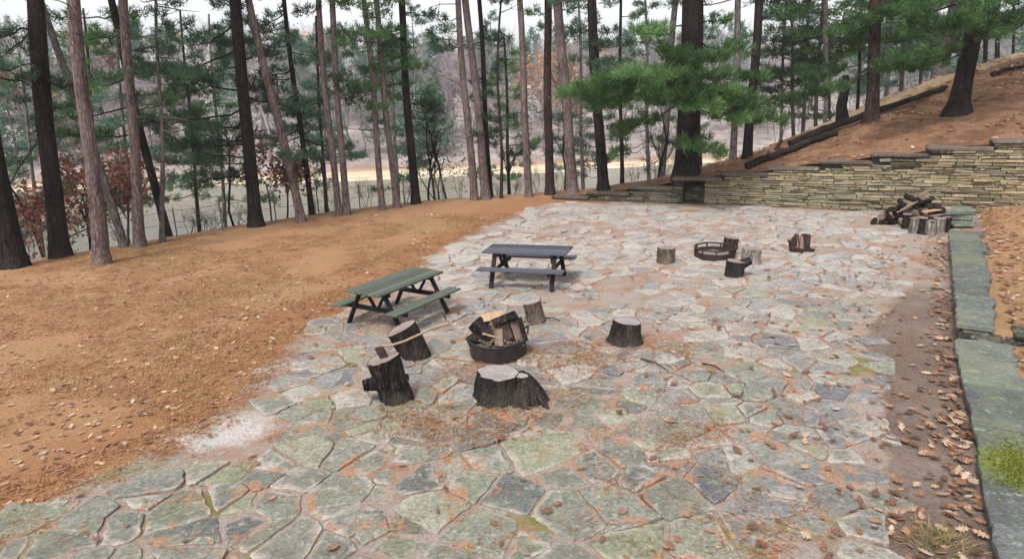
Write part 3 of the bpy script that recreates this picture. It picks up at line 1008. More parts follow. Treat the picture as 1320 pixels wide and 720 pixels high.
# branch stub + burl as parts
m = MB()
mid = baseA.lerp(topA, .5)
mid = baseA.lerp(topA, .42)
st0 = mid + Vector((-.15, -.05, .03)); st1 = D(468, 497, baseA.y - .12)
m.tube([st0, st0.lerp(st1, .5) + Vector((0, 0, .0)), st1], [.13, .095, .075], 12, rough=.15, seed=4)
so = m.build('branch_stub', M['bark_mossy'], sA_)
disc(st1 + (st1 - st0).normalized() * .004, (st1 - st0), .072, 16, lambda k, n: 1 + .1 * math.sin(k), 'stub_cut', M['cut_grey'], so)
m = MB()
for an in np.linspace(-2.9, .3, 9):
    p = mid + Vector((math.cos(an) * .225, math.sin(an) * .22, random.uniform(-.03, .05)))
    m.tube([p + Vector((0, 0, -.06)), p, p + Vector((0, 0, .06))], [.015, .036, .015], 8, rough=.3, seed=an)
m.build('burl', M['bark_mossy'], sA_)
stump('dark ridged-bark stump leaning back behind the chopping stump', 536, 467, 19, (517, 422), 20, M['bark_log'], M['cut_brown'], seed=2, flute=.05)
stump('small light brown upright stump just right of the firewood ring', 692, 419, 12, (685, 388), 11.5, M['bark_pale'], M['cut_grey'], seed=3, flute=.04)
stump('lone dark stump with flared foot in the open middle of the patio', 809, 447, 21, (809, 413), 17, M['bark_log'], M['cut_grey'], seed=5, flute=.07, flare=.15)
sD, bD, tD, RD0, RD1, axD = stump('wide low stump with grey sawn top and spreading roots in front of the firewood ring', 641, 526, 30.5, (642, 479), 26, M['bark_mossy'], M['cut_grey'], seed=6, flute=.11, flare=.03)
m = MB()
# second stem and roots on its right
c2 = D(672, 483, bD.y - .04); f2 = G(685, 524)
m.tube([Vector((f2.x + .02, f2.y + .16, -.03)), Vector((f2.x - .0, f2.y + .17, .1)), Vector(((f2.x + c2.x) / 2 + .0, bD.y - .02, c2.z * .55)), c2 + Vector((0, .01, -.05)), c2], [.22, .18, .155, .125, .105], 20, rough=.2, seed=3)
for (px, py, w, l) in ((707, 528, .035, 0), (678, 531, .06, 0), (664, 529, .05, .0)):
    e = G(px, py, -.01); q0 = Vector((f2.x - .12, f2.y + .2, .2)) if px < 690 else Vector((f2.x, f2.y + .2, .16))
    m.tube([q0, q0.lerp(e, .5) + Vector((0, 0, .035)), e.lerp(q0, .1), e], [.13, w * 1.7, w, w * .5], 12, rough=.25, seed=px)
ro = m.build('root', M['bark_log'], sD)
disc(c2 + Vector((0, 0, .003)), Vector((.05, -.05, 1)), .1, 18, lambda k, n: 1 + .06 * math.sin(k * 2), 'second_cut', M['cut_grey'], ro)
fg = 'stumps round the far fire ring'
stump('dark cylindrical stump left of the far fire ring', 860, 341, 11, (859, 319), 11, M['bark_pale'], M['cut_brown'], fg, seed=7)
stump('upright brown stump showing behind the far fire ring', 943, 323, 9.5, (943, 306), 9.2, M['bark_brown'], M['cut_brown'], fg, seed=8)
sh_, bh, th, Rh0, Rh1, _ = stump('blackish knobbly stump in front of the far fire ring', 949, 359, 11.5, (949, 336), 12, M['char'], M['cut_brown'], fg, seed=9, flute=.09)
m = MB(); m.tube([bh + Vector((.12, 0, .22)), bh + Vector((.36, .02, .33))], [.12, .09], 10, rough=.2); m.build('branch_stub', M['char'], sh_)
stump('bleached peeling stump right of the far fire ring', 970, 343, 12, (969, 320), 12.2, M['bark_bleached'], M['cut_brown'], fg, seed=10, flare=.1)
# split stump
g0 = G(1035, 327); bs = Vector((g0.x, g0.y + .2, .02))
ss = thing('split_stump', bs, 'cracked stump split open in two upright halves, set apart toward the wall', 'stump', fg)
m = MB()
m.tube([bs, bs + Vector((0, 0, .1))], [.23, .22], 18, rough=.12)
m.tube([bs + Vector((-.1, 0, .02)), bs + Vector((-.17, 0, .22)), bs + Vector((-.1, 0, .44))], [.15, .12, .045], 9, rough=.2, seed=2)
m.tube([bs + Vector((.1, 0, .0)), bs + Vector((.13, 0, .42))], [.14, .125], 10, rough=.15, seed=5)
m.tube([bs + Vector((-.06, -.05, .05)), bs + Vector((-.33, -.03, .3))], [.07, .03], 7, rough=.2, seed=6)
m.tube([bs + Vector((.15, 0, .05)), bs + Vector((.36, -.02, .02))], [.08, .03], 7, rough=.2, seed=7)
m.build('bark', M['bark_brown'], ss)
m = MB(); m.tube([bs + Vector((.0, -.08, .08)), bs + Vector((.015, -.03, .4))], [.075, .05], 5, smooth=False); m.tube([bs + Vector((-.12, -.1, .12)), bs + Vector((-.12, -.04, .41))], [.055, .02], 5, smooth=False)
m.build('split_face', M['split_dark'], ss)

# axe in the chopping stump
axe = thing('axe', topA, 'long-handled axe stuck by its rusty head in the leaning chopping stump', 'axe')
hy = topA.y - .02
h0 = D(489, 449, hy); e0 = D(497, 463, hy)
m = MB()
ctr = h0.lerp(e0, .5); ax_ = (e0 - h0).normalized()
up = ax_; side = Vector((0, 1, 0))
fx = up.cross(side).normalized()
L_ = .2
vs = []
for q, wy, wx in ((-.12, .032, .05), (-.04, .036, .052), (.04, .024, .05), (.13, .004, .062)):
    for (sx, sy) in ((-1, -1), (1, -1), (1, 1), (-1, 1)):
        vs.append(ctr + up * q + fx * (sx * wx) + side * (sy * wy))
fs = [(i * 4 + k, i * 4 + (k + 1) % 4, (i + 1) * 4 + (k + 1) % 4, (i + 1) * 4 + k) for i in range(3) for k in range(4)] + [(3, 2, 1, 0), (12, 13, 14, 15)]
m.add(vs, fs); m.build('axe_head', M['axehead'], axe)
hp = [D(484, 446.5, hy), D(503, 445, hy), D(520, 440, hy), D(540, 431, hy - .02), D(558, 422.5, hy - .03), D(572, 418, hy - .04), D(579, 417, hy - .05)]
m = MB(); m.tube(hp, [.017, .018, .016, .016, .017, .02, .016], 10); m.build('handle', M['axehandle'], axe)

# ------------------------------------------------------------------ fire rings
def ring_band(m, c, r, z0, z1, th=.012, n=48, a0=0, a1=2 * PI, dent=.012):
    full = abs(a1 - a0) > 6.2
    vs = []; N = n if full else n + 1
    for k in range(N):
        an = a0 + (a1 - a0) * k / n
        rr = r + dent * math.sin(3 * an + 1) + dent * .6 * math.sin(7 * an)
        for (q, z) in ((rr, z0), (rr, z1), (rr - th, z1), (rr - th, z0)):
            vs.append((c[0] + q * math.cos(an), c[1] + q * math.sin(an), c[2] + z))
    fs = []
    for k in range(n):
        a, b = k * 4, ((k + 1) % N) * 4
        for q in range(4): fs.append((a + q, b + q, b + (q + 1) % 4, a + (q + 1) % 4))
    m.add(vs, fs, smooth=False)
    if not full: m.add(vs[:4], [(0, 1, 2, 3)]); m.add(vs[-4:], [(3, 2, 1, 0)])


def fire_ring(c, r, h, mat, label, slots, name='fire_ring'):
    root = thing(name, c, label, 'fire ring', 'steel fire rings')
    m = MB()
    ring_band(m, c, r, 0, h * (.62 if slots else .95)); m.build('band', mat, root)
    m = MB()
    pts = []
    n = 40
    vs = []
    for k in range(n + 1):
        an = 2 * PI * k / n; rr = r + .012 * math.sin(3 * an + 1); pts.append((c[0] + rr * math.cos(an), c[1] + rr * math.sin(an), c[2] + h + .006 * math.sin(5 * an)))
    m.tube(pts, .021 if slots else .018, 8, cap=False); m.build('rim', mat, root)
    if slots:
        for k in range(9):
            an = 2 * PI * k / 9 + .3; m = MB()
            p = Vector((c[0] + r * math.cos(an), c[1] + r * math.sin(an), c[2]))
            m.bar(p + Vector((0, 0, .1)), p + Vector((0, 0, h)), .03, .04, (math.cos(an), math.sin(an), 0)); m.build('upright', mat, root)
    vs = [(c[0], c[1], c[2] + (.05 if slots else .2))]
    m = MB(); fs = []
    for R_ in (.4, .75, .97):
        for k in range(24):
            an = 2 * PI * k / 24; vs.append((c[0] + r * R_ * math.cos(an), c[1] + r * R_ * math.sin(an), c[2] + (.17 if not slots else .05) + random.uniform(-.025, .025)))
    fs = [(0, 1 + k, 1 + (k + 1) % 24) for k in range(24)] + [(1 + j * 24 + k, 1 + (j + 1) * 24 + k, 1 + (j + 1) * 24 + (k + 1) % 24, 1 + j * 24 + (k + 1) % 24) for j in (0, 1) for k in range(24)]
    m.add(vs, fs); m.build('ash_bed', M['ash'], root)
    return root


gA = G(641, 471); cA = Vector((gA.x, gA.y + .46, .02))
r1 = fire_ring(cA, .46, .27, M['iron'], 'soot-black steel fire ring heaped with split firewood between the two nearest stumps', False)
m = MB()
p = D(601, 437, cA.y - .1); m.tube([p + Vector((.06, 0, -.12)), p + Vector((.02, 0, 0)), p + Vector((-.02, 0, 0))], .018, 6); m.build('grate_hinge', M['iron'], r1); m = MB(); m.tube([D(680, 430, cA.y), D(681, 420, cA.y + .1), D(674, 424, cA.y + .2)], .016, 6)
m.build('grate_hinge', M['iron'], r1)
gB = G(929, 337.5); cB = Vector((gB.x, gB.y + .5, .02))
fire_ring(cB, .49, .24, M['rust'], 'rusty slotted steel fire ring with low ash among the far stumps', True)


def split_log(label, p0, p1, r, roll=0, bark='bark_log', face='split', group='firewood in the near fire ring', wedge=PI, name='split_log', faceflat=1):
    """half- or quarter-round split log: bark on the round, split wood on the flats and ends"""
    p0, p1 = Vector(p0), Vector(p1); ax = (p1 - p0).normalized()
    a = Vector((0, 0, 1)) if abs(ax.z) < .9 else Vector((1, 0, 0))
    a = (a - ax * a.dot(ax)).normalized(); b = ax.cross(a)
    a, b = a * math.cos(roll) + b * math.sin(roll), b * math.cos(roll) - a * math.sin(roll)
    root = thing(name, p0, label, 'firewood', group)
    n = 10; N = 5; vs = []
    for i in range(N + 1):
        q = i / N; c = p0.lerp(p1, q)
        for k in range(n + 1):
            an = -wedge / 2 + wedge * k / n
            rr = r * (1 + .16 * (float(vn(k * .9, i * .8 + r * 99, 5)) - .5))
            vs.append(c + (a * math.cos(an) + b * math.sin(an)) * rr)
        
    m = MB(); w = n + 1
    m.add(vs, [(i * w + k, i * w + k + 1, (i + 1) * w + k + 1, (i + 1) * w + k) for i in range(N) for k in range(n)], smooth=True)
    m.build('bark', M[bark], root)
    m = MB(); cs = [p0.lerp(p1, i / N) + (a * random.uniform(-.02, .02) + b * random.uniform(-.02, .02)) for i in range(N + 1)]
    for i in range(N):
        m.add([vs[i * w], vs[(i + 1) * w], cs[i + 1], cs[i]], [(0, 1, 2, 3)]); m.add([vs[i * w + n], vs[(i + 1) * w + n], cs[i + 1], cs[i]], [(3, 2, 1, 0)])
    m.add([cs[0]] + vs[:w], [(0, k + 2, k + 1) for k in range(n)]); m.add([cs[-1]] + vs[-w:], [(0, k + 1, k + 2) for k in range(n)])
    m.build('split_face', M[face], root)
    return root


y0 = cA.y
split_log('charred black log leaning left in the heaped near fire ring', D(640, 444, y0 - .05), D(612, 415, y0 + .12), .14, .4, 'char', 'char', wedge=2 * PI - .6)
split_log('second charred log lying across the left of the heaped near fire ring', D(606, 440, y0 + .1), D(637, 425, y0 - .05), .1, 1.0, 'char', 'split_dark', wedge=2 * PI - 1)
split_log('big split log standing tilted in the near fire ring with its pale edge uppermost', D(660, 440, y0 + .05), D(649, 414, y0 + .02), .25, 2.2, 'char', 'split_dark', wedge=PI * 1.15)
split_log('pale-topped split log lying along the top of the near fire ring heap', D(634, 419, y0 - .08), D(665, 406, y0 + .06), .085, .25, 'char', 'split', wedge=PI * 1.2)
split_log('orange freshly split piece at the back top of the near fire ring heap', D(620, 410, y0 + .15), D(650, 404, y0 + .22), .12, -2.9, 'bark_log', 'split', wedge=PI)
split_log('grey narrow billet standing upright at the front of the near fire ring heap', D(643, 446, y0 - .3), D(642, 424, y0 - .12), .07, 3.3, 'bark_pale', 'split_dark', wedge=PI * 1.3)
split_log('bark-covered log propped at the right of the near fire ring heap', D(673, 441, y0 - .05), D(664, 411, y0 + .08), .11, 1.2, 'char', 'split_dark', wedge=PI * 1.6)
for i, (a_, b_) in enumerate((((612, 446), (632, 441)), ((650, 446), (670, 439)), ((618, 438), (636, 447)), ((655, 441), (675, 445)), ((622, 430), (650, 437)), ((628, 445), (640, 434)), ((660, 447), (648, 437)))):
    split_log('thin stick of pale kindling lying in the near fire ring', D(*a_, y0 - .25), D(*b_, y0 - .2), .022, i, 'bark_pale', 'split', 'kindling in the near fire ring', PI * 1.5, 'kindling_stick')

# ------------------------------------------------------------------ wood pile at the wall
gP = G(1197, 300)
rounds = []
for i, (px, yb, hh, rad) in enumerate(((1171, 296, .42, .12), (1181, 301, .4, .13), (1191, 302, .43, .12), (1202, 303, .38, .15), (1213, 302, .42, .14), (1221, 299, .4, .1))):
    g = G(px, yb); c = Vector((g.x, g.y + rad, .0))
    root = thing('upright_log', c, ['dark squat log standing at the open end of the wood pile', 'grey split log standing second from the open end of the wood pile', 'thin brown log standing in the front row of the wood pile', 'thickest pale grey log in the front row of the wood pile', 'grey log standing beside the thickest one in the front row of the wood pile', 'narrow log standing against the slate blocks in the front row of the wood pile'][i], 'firewood', 'upright logs fronting the wood pile')
    m = MB(); m.tube([c, c + Vector((random.gauss(0, .02), random.gauss(0, .02), hh))], [rad * 1.08, rad], 14, cap=False, rough=.14, seed=i); m.build('bark', M['bark_bleached' if i in (1, 3, 4) else 'bark_log'], root)
    disc(c + Vector((0, 0, hh)), Vector((0, -.05, 1)), rad * 1.04, 14, lambda k, n: 1, 'cut_face', M['split_dark' if i % 2 else 'cut_brown'], root)
hp0 = Vector((gP.x + .1, gP.y + 1.15, 0))
rnd = random.Random(4)
n_heap = 0
for lev, (zc, cnt, wid) in enumerate(((.1, 11, 1.0), (.27, 10, .85), (.43, 8, .68), (.58, 7, .5), (.72, 4, .3), (.84, 3, .15))):
    for i in range(cnt):
        q = (i + .5) / cnt * 2 - 1
        c = hp0 + WE * (q * wid + .12 * lev * .5) + WN * rnd.uniform(-.12, .12) + Vector((0, 0, zc + rnd.uniform(-.03, .05)))
        an = rnd.gauss(0, .45) + PI / 2
        dirv = WE * math.cos(an) + WN * math.sin(an) + Vector((0, 0, rnd.gauss(.0, .22))); dirv.normalize()
        Lh = rnd.uniform(.38, .6); r_ = rnd.uniform(.06, .1)
        m = MB(); p0, p1 = c - dirv * Lh / 2, c + dirv * Lh / 2
        m.tube([p0, c, p1], [r_, r_ * 1.04, r_ * .95], rnd.choice((5, 6, 9)), cap=True, rough=.2, seed=i + lev * 20, smooth=False)
        o = m.build('firewood_log', M[rnd.choice(('char', 'char', 'char', 'bark_log', 'split_dark'))])
        tag(o, 'dark short log lying in the heap at the foot of the wall', 'firewood', 'logs heaped at the foot of the wall'); n_heap += 1
for i, (a_, b_, lab) in enumerate((((1160, 272), (1192, 254), 'long pale stick leaning against the near slope of the log heap'), ((1213, 246), (1232, 241), 'pale broken board lying on the crest of the log heap'), ((1190, 273), (1225, 268), 'flat tan board lying across the middle of the wood pile'), ((1178, 281), (1205, 277), 'flat brown board lying just behind the upright logs'), ((1200, 279), (1226, 273), 'pale split board lying beside the slate blocks on the wood pile'))):
    yy = hp0.y - (.35 if i < 2 else .62)
    m = MB(); m.bar(D(*a_, yy - .1), D(*b_, yy + .1), .14 if i > 1 else .07, .04, bev=.008)
    tag(m.build('board', M['split' if i in (2,) else 'split_dark']), lab, 'board', 'boards on the wood pile')

# ------------------------------------------------------------------ foliage
class Tree:
    def __init__(s, rng): s.wood = MB(); s.limb = MB(); s.C = []; s.Dr = []; s.K = []; s.rng = rng

    def bough(s, p0, tip, sag=.12, step=.13, plume=.38, r0=None, start=.3, up=.5):
        p0, tip = np.array(p0, float), np.array(tip, float); rng = s.rng
        ax = tip - p0; L = np.linalg.norm(ax)
        if L < .2: return
        K = 7; tt = np.linspace(0, 1, K + 1)
        pts = p0 + ax * tt[:, None]; pts[:, 2] -= sag * L * np.sin(tt * PI)
        pts[1:-1] += rng.normal(size=(K - 1, 3)) * L * .018
        r0 = r0 or (.010 * L + .008)
        s.limb.tube(pts, list(np.linspace(r0, .006, K + 1)), 5)
        h = ax.copy(); h[2] = 0; h /= np.linalg.norm(h) + 1e-9; side = np.array([-h[1], h[0], 0])
        kb = rng.uniform(.55, 1.4)
        nt = max(4, int(L * (1 - start) / .21))
        for i in range(nt):
            t = start + (1 - start) * (i + rng.random()) / nt
            b = np.array([np.interp(t, tt, pts[:, j]) for j in range(3)])
            for sg in (-1, 1):
                lt = L * plume * (1.05 - .75 * abs((t - .45) / .6)) * rng.uniform(.55, 1.15)
                lt = min(max(lt, .18), 1.3)
                an = math.radians(rng.uniform(30, 65))
                dv = h * math.cos(an) + side * sg * math.sin(an) + np.array([0, 0, rng.normal(.12, .16)])
                m = max(2, int(lt / step)); u = (np.arange(m) + rng.random(m)) / m
                u = .3 + .7 * u
                pc_ = b + dv * (u * lt)[:, None] + rng.normal(size=(m, 3)) * np.array([.05, .05, .06])
                s.K.append(np.full(m, kb * rng.uniform(.8, 1.2))); s.C.append(pc_); s.Dr.append(np.tile(dv * .7 + np.array([0, 0, up]), (m, 1)))
        m = 5; s.K.append(np.full(m, kb))
        s.C.append(tip + rng.normal(size=(m, 3)) * .1); s.Dr.append(np.tile(h * .9 + np.array([0, 0, up]), (m, 1)))

    def crown(s, root, mat, n, length, width, colr=(1, 1, 1), name='crown', spread=.6):
        if not s.C: return
        V, Fc, col = needles(np.concatenate(s.C), np.concatenate(s.Dr), n, length, width, colr, s.rng, spread)
        col = col * np.repeat(np.concatenate(s.K), n)[:, None]
        return np_mesh(name, V, Fc, mat, root, col)


def trunk_path(base, top, r, H, rng, wob=.012, flare=.35):
    """from the base through top, up to height H"""
    d = (top - base); d = d / d.z
    N = 16; P = []; R = []
    ph = rng.random(4) * 6
    for i in range(N + 1):
        q = (i / N) ** 1.35; z = H * q
        p = base + d * z + Vector((math.sin(z * .7 + ph[0]), math.sin(z * .55 + ph[1]), 0)) * wob * min(z, 4)
        P.append(p); R.append(r * (1 + flare * math.exp(-z / .32)) * (1 - .55 * q))
    P[0] = P[0] - Vector((0, 0, .25)) ; R[0] *= 1.15
    return P, R


def at_path(P, z):
    for a, b in zip(P[:-1], P[1:]):
        if a.z <= z <= b.z: return a.lerp(b, (z - a.z) / max(b.z - a.z, 1e-6))
    return P[-1].copy()


def pine(label, basep, top_px, wpx, bark, H=17, crown=None, hero=None, group=None, stubs=0, cat='tree', name='pine_tree', needle='needle_dark', nn=10, nl=.2, nw=.028, seed=0, flare=.35, trunk_n=14, wob=.012):
    rng = np.random.default_rng(1000 + seed)
    base = Vector(basep)
    tp = D(top_px[0], top_px[1], base.y)
    if top_px[1] > 0:   # measured point is inside the frame: just a direction
        pass
    r = wpx / 2 * depth(base) / F * .88
    root = thing(name, base, label, cat, group)
    P, R = trunk_path(base, tp, r, H, rng, wob, flare)
    T = Tree(rng)
    T.wood.tube(P, R, trunk_n, rough=.09, seed=seed)
    # dead stubs
    for i in range(stubs):
        z = base.z + rng.uniform(1.8, 8); p = at_path(P, z); an = rng.random() * 2 * PI; L = rng.uniform(.3, 1.6)
        q = p + Vector((math.cos(an), math.sin(an), rng.normal(0, .25))) * L
        k = p.lerp(q, .55) + Vector((0, 0, rng.normal(0, .08)))
        T.limb.tube([p, k, q], [.022, .014, .004], 5)
        if L > .8:
            for w_ in range(2):
                k2 = k + Vector(rng.normal(size=3)) * .35; T.limb.tube([k, k2], [.01, .003], 4)
    if crown:
        for c in (crown if isinstance(crown, list) else [crown]):
            z0, z1, n, L0, L1 = c['z0'], c['z1'], c['n'], c.get('L0', 2.2), c.get('L1', 1.2)
            for i in range(n):
                q = (i + rng.random()) / n
                z = base.z + z0 + (z1 - z0) * q
                p = at_path(P, z)
                if 'az' in c: an = rng.normal(c['az'][0], c['az'][1])
                else: an = rng.random() * 2 * PI
                L = (L0 + (L1 - L0) * q) * rng.uniform(.6, 1.15)
                rise = c.get('rise', -.05) + rng.normal(0, .12)
                tip = p + Vector((math.cos(an) * L, math.sin(an) * L, L * rise))
                T.bough(p, tip, sag=c.get('sag', .06), step=c.get('step', .13), plume=c.get('plume', .4), start=c.get('start', .3))
    if hero:
        for (px, py, dy, dz) in hero:
            tip = D(px, py, base.y + dy); p = at_path(P, min(tip.z + dz, P[-1].z))
            T.bough(p, tip, sag=.1, step=.085, plume=.26, start=.46, r0=.035, up=.8)
    T.wood.build('trunk', M[bark], root)
    if T.limb.v: T.limb.build('branches', M['bark_grey' if bark == 'bark_red' else bark], root)
    T.crown(root, M[needle], nn, nl, nw)
    return root


def LB(px, py):  # base on the ground
    return hit(px, py)


pg = 'pines along the lake edge of the lawn'
mk = dict
# lake-edge trees, left to right
pine('thick dark trunk at the left end of the row, leaning left out of view', LB(20, 344), (-40, 60), 31, 'bark_dark', crown=mk(z0=5, z1=11, n=10, L0=2.6), seed=1, group=pg)
pine('thick dark straight-barked pine standing behind the first pale trunk from the left', LB(78, 332), (45, 0), 25, 'bark_dark', crown=[mk(z0=3.8, z1=12, n=14, L0=2.8)], seed=2, group=pg, stubs=6)
pine('pale pinkish trunk standing farthest forward on the lawn at the left', LB(131, 341), (97, 0), 20, 'bark_red', crown=mk(z0=9, z1=15, n=12, L0=2.6), seed=3, group=pg, stubs=1)
pine('slender trunk slanting left across the gap between the two left pale trunks', LB(161, 319), (57, 5), 11, 'bark_grey', crown=mk(z0=8, z1=14, n=8), seed=4, group=pg, stubs=3, flare=.15)
pine('pale trunk with a dark companion pressed against its right side', LB(180, 318), (160, 0), 15, 'bark_red', crown=mk(z0=8.5, z1=15, n=12, L0=2.4), seed=5, group=pg, stubs=2)
pine('dark trunk half hidden behind the second pale trunk from the left', LB(188, 312) + Vector((0, 1.4, -.2)), (146, 20), 12, 'bark_dark', crown=[mk(z0=3.2, z1=10, n=20, L0=2.4, L1=1.6)], seed=6, group=pg, stubs=3, needle='needle')
pine('thin grey-brown pine with sparse ragged boughs and drooping dead branches', LB(209, 312), (205, 75), 7, 'bark_grey', H=8.5, crown=[mk(z0=3.4, z1=8.2, n=20, L0=1.2, L1=.6, sag=.02, rise=.1)], seed=7, group=pg, stubs=10, wob=.03, nn=6)
pine('thick black trunk with broad dark boughs over the water, left of the crossing slanted trunk', LB(330, 292), (303, 0), 19, 'bark_dark', crown=[mk(z0=1.6, z1=3.2, n=7, L0=2.6, L1=2.6, az=(PI, .6)), mk(z0=3.4, z1=10, n=20, L0=3.1, L1=2.6, az=(PI, 1.1))], seed=8, group=pg, stubs=5, nn=12)
pine('reddish trunk slanting left over a dark thin pine', LB(389, 286), (322, 0), 12.5, 'bark_red', crown=mk(z0=8.5, z1=14, n=9), seed=9, group=pg, stubs=2)
pine('dark thin pine behind the foot of the slanting reddish trunk', LB(393, 281) + Vector((.1, .6, -.1)), (369, 20), 8.5, 'bark_dark', H=12, crown=[mk(z0=2.2, z1=10, n=34, L0=1.9, L1=1.1)], seed=10, group=pg, stubs=3)
pine('left trunk of the close reddish pair at the bare saplings', LB(437, 278), (409, 0), 9.5, 'bark_red', crown=mk(z0=7, z1=14, n=10), seed=11, group=pg, stubs=2)
pine('right trunk of the close reddish pair at the bare saplings', LB(447, 277), (427, 0), 10, 'bark_red', crown=mk(z0=8, z1=14, n=10), seed=12, group=pg, stubs=1)
pine('slim reddish trunk screened by hanging green boughs, first of two parallel stems', LB(493, 271), (470, 0), 9, 'bark_red', crown=[mk(z0=3.6, z1=7.5, n=18, L0=1.7, L1=1.6)], seed=13, group=pg, stubs=2, needle='needle')
pine('slim reddish trunk next to the black one, second of two parallel stems', LB(512, 268), (483, 0), 9.5, 'bark_red', crown=[mk(z0=4, z1=8, n=12, L0=1.8, L1=1.8)], seed=14, group=pg, stubs=2, needle='needle')
pine('black trunk with a dense green bough low on its right side', LB(536, 263), (516, 0), 12, 'bark_dark', crown=[mk(z0=3.3, z1=4.2, n=6, L0=1.3, az=(.2, .9)), mk(z0=4.6, z1=10, n=12, L0=2.2, az=(PI, 1.3))], seed=15, group=pg, stubs=3)
pine('left trunk of the tight reddish cluster in the middle of the row', LB(612, 258), (590, 0), 10.5, 'bark_red', crown=[mk(z0=5.5, z1=7, n=5, L0=1.4, az=(PI, .6)), mk(z0=8, z1=14, n=10)], seed=16, group=pg, stubs=2)
pine('thicker right trunk of the tight reddish cluster in the middle of the row', LB(627, 257), (601, 0), 12.5, 'bark_red', crown=mk(z0=7.5, z1=14, n=10), seed=17, group=pg, stubs=1)
pine('black thin trunk behind the tight reddish cluster', LB(630, 257) + Vector((.05, .7, -.1)), (617, 0), 8, 'bark_dark', crown=[mk(z0=2, z1=5, n=9, L0=1.1, L1=1), mk(z0=6, z1=12, n=10)], seed=18, group=pg, stubs=3)
pine('very thin bare brown stem standing alone near the middle of the row', LB(646, 256), (645, 0), 4.6, 'bark_brown', H=10, seed=19, group=pg, stubs=6, wob=.03, crown=mk(z0=7, z1=9.5, n=6, L0=.9, L1=.6))
pine('pale slim trunk with clear sky behind its top', LB(682, 254), (669, 0), 10.5, 'bark_red', crown=mk(z0=8, z1=14, n=10), seed=20, group=pg)
pine('dark purplish trunk just left of the end of the stone wall', LB(709, 251), (705, 0), 13, 'bark_brown', crown=[mk(z0=6.4, z1=12, n=14, L0=2.0)], seed=21, group=pg, stubs=2, needle='needle')
pine('pale pinkish trunk rising behind the low end of the stone wall', LB(738, 248), (720, 0), 15.5, 'bark_red', crown=mk(z0=7.5, z1=14, n=10), seed=22, group=pg, stubs=1)
pine('dark trunk with dead side branches behind the low end of the stone wall', LB(778, 246), (762, 0), 15.5, 'bark_dark', crown=[mk(z0=4.5, z1=9, n=9, L0=2.0)], seed=23, group=pg, stubs=8)
pine('thin dark stem between the low wall end and the great pine', LB(801, 244) + Vector((.2, 1.0, -.2)), (800, 60), 6, 'bark_dark', H=10, crown=[mk(z0=4, z1=9.5, n=14, L0=1.3, L1=.8)], seed=24, group=pg, stubs=4)
# the great pine behind the wall
hb = hit(888, 232); hb = Vector((hb.x, hb.y + .35, terrain(hb.x, hb.y + .35)))
HERO = [(728, 124, -1.2, 1.5), (748, 116, -2.0, 1.3), (778, 108, -2.4, 1.1), (806, 96, -2.8, .9), (772, 138, -1.8, 1.5), (800, 172, -1.4, 1.3), (838, 118, -3.2, .9), (856, 64, -2.4, .5), (884, 74, -3.2, .5), (930, 74, -3.0, .5), (962, 62, -1.8, .5),
        (852, 126, -3.4, .8), (896, 122, -4.2, .8), (936, 118, -3.6, .7), (968, 130, -2.8, .9), (1006, 158, -1.6, 1.1), (958, 156, -3.0, .9), (912, 134, -4.0, .8), (894, 190, -2.8, .6), (926, 196, -2.6, .5), (985, 100, -1.2, .6), (822, 40, -1.4, .4), (940, 26, -1.6, .4), (992, 146, -2.6, 1.0), (872, 98, -3.6, .6), (920, 96, -3.9, .6)]
pine('great dark-trunked pine with bright green drooping boughs behind the wall', hb, (893, 0), 34, 'bark_dark', H=19, hero=HERO, crown=[mk(z0=8.2, z1=14, n=12, L0=3.0, L1=2.4)], seed=25, needle='needle_bright', nn=11, nl=.24, nw=.033, stubs=7, flare=.3, group=None)
pine('paler trunk standing close behind the great pine', Vector((hb.x - .45, hb.y + 2.2, terrain(hb.x - .45, hb.y + 2.2))), (872, 0), 10, 'bark_grey', crown=mk(z0=8, z1=14, n=10), seed=26, stubs=2)
hg = 'pines on the needle-covered hill'


HERO2 = [(1138, 88, -2.2, .9), (1160, 78, -2.4, .8), (1190, 66, -2.2, .7), (1215, 30, -2.5, .5), (1180, 18, -2.0, .4), (1290, 44, -2.4, .5), (1312, 32, -2.0, .5), (1250, 20, -3.0, .4)]
HERO3 = [(1100, 22, -1.5, .5), (1070, 40, -1.2, .6), (1155, 12, -1.6, .4), (1010, 130, -1.0, 1.2), (1040, 100, -1.5, .9), (1062, 122, -1.0, 1.0)]


def onhill(px, py): return hit(px, py, 22)


pine('slim grey trunk left of the black one above the lower log', onhill(958, 216) + Vector((0, 1.2, -.2)), (953, 0), 10, 'bark_grey', crown=mk(z0=6, z1=12, n=10, L0=2.2), seed=27, group=hg, stubs=3)
pine('straight black trunk at the foot of the hill right of the great pine', onhill(973, 207) + Vector((0, .8, -.1)), (977, 0), 13, 'bark_dark', crown=mk(z0=5, z1=12, n=14, L0=2.6), seed=28, group=hg, stubs=4)
pine('stout brown trunk standing at the long fallen log', onhill(1123, 156), (1131, 0), 18, 'bark_brown', crown=[mk(z0=4, z1=11, n=16, L0=3.0)], hero=HERO3, seed=30, group=hg, stubs=3, needle='needle')
pine('massive black trunk with flared foot leaning right on the open slope', onhill(1234, 146), (1262, 0), 25, 'bark_dark', crown=[mk(z0=2.6, z1=9, n=26, L0=3.4, L1=3.0, az=(-PI * .6, 1.0), sag=.02)], hero=HERO2, seed=33, group=hg, stubs=3, needle='needle', flare=.75, nn=11)
pine('broad grey trunk standing behind the massive black one', onhill(1222, 96) + Vector((0, .6, 0)), (1232, 0), 17, 'bark_grey', crown=[mk(z0=3.0, z1=9, n=20, L0=3.0)], seed=34, group=hg, stubs=2)
pine('dark trunk at the hill crest just right of the massive black one', onhill(1253, 100) + Vector((0, .5, 0)), (1262, 0), 13, 'bark_dark', crown=[mk(z0=2.6, z1=9, n=20, L0=3.2)], seed=35, group=hg)
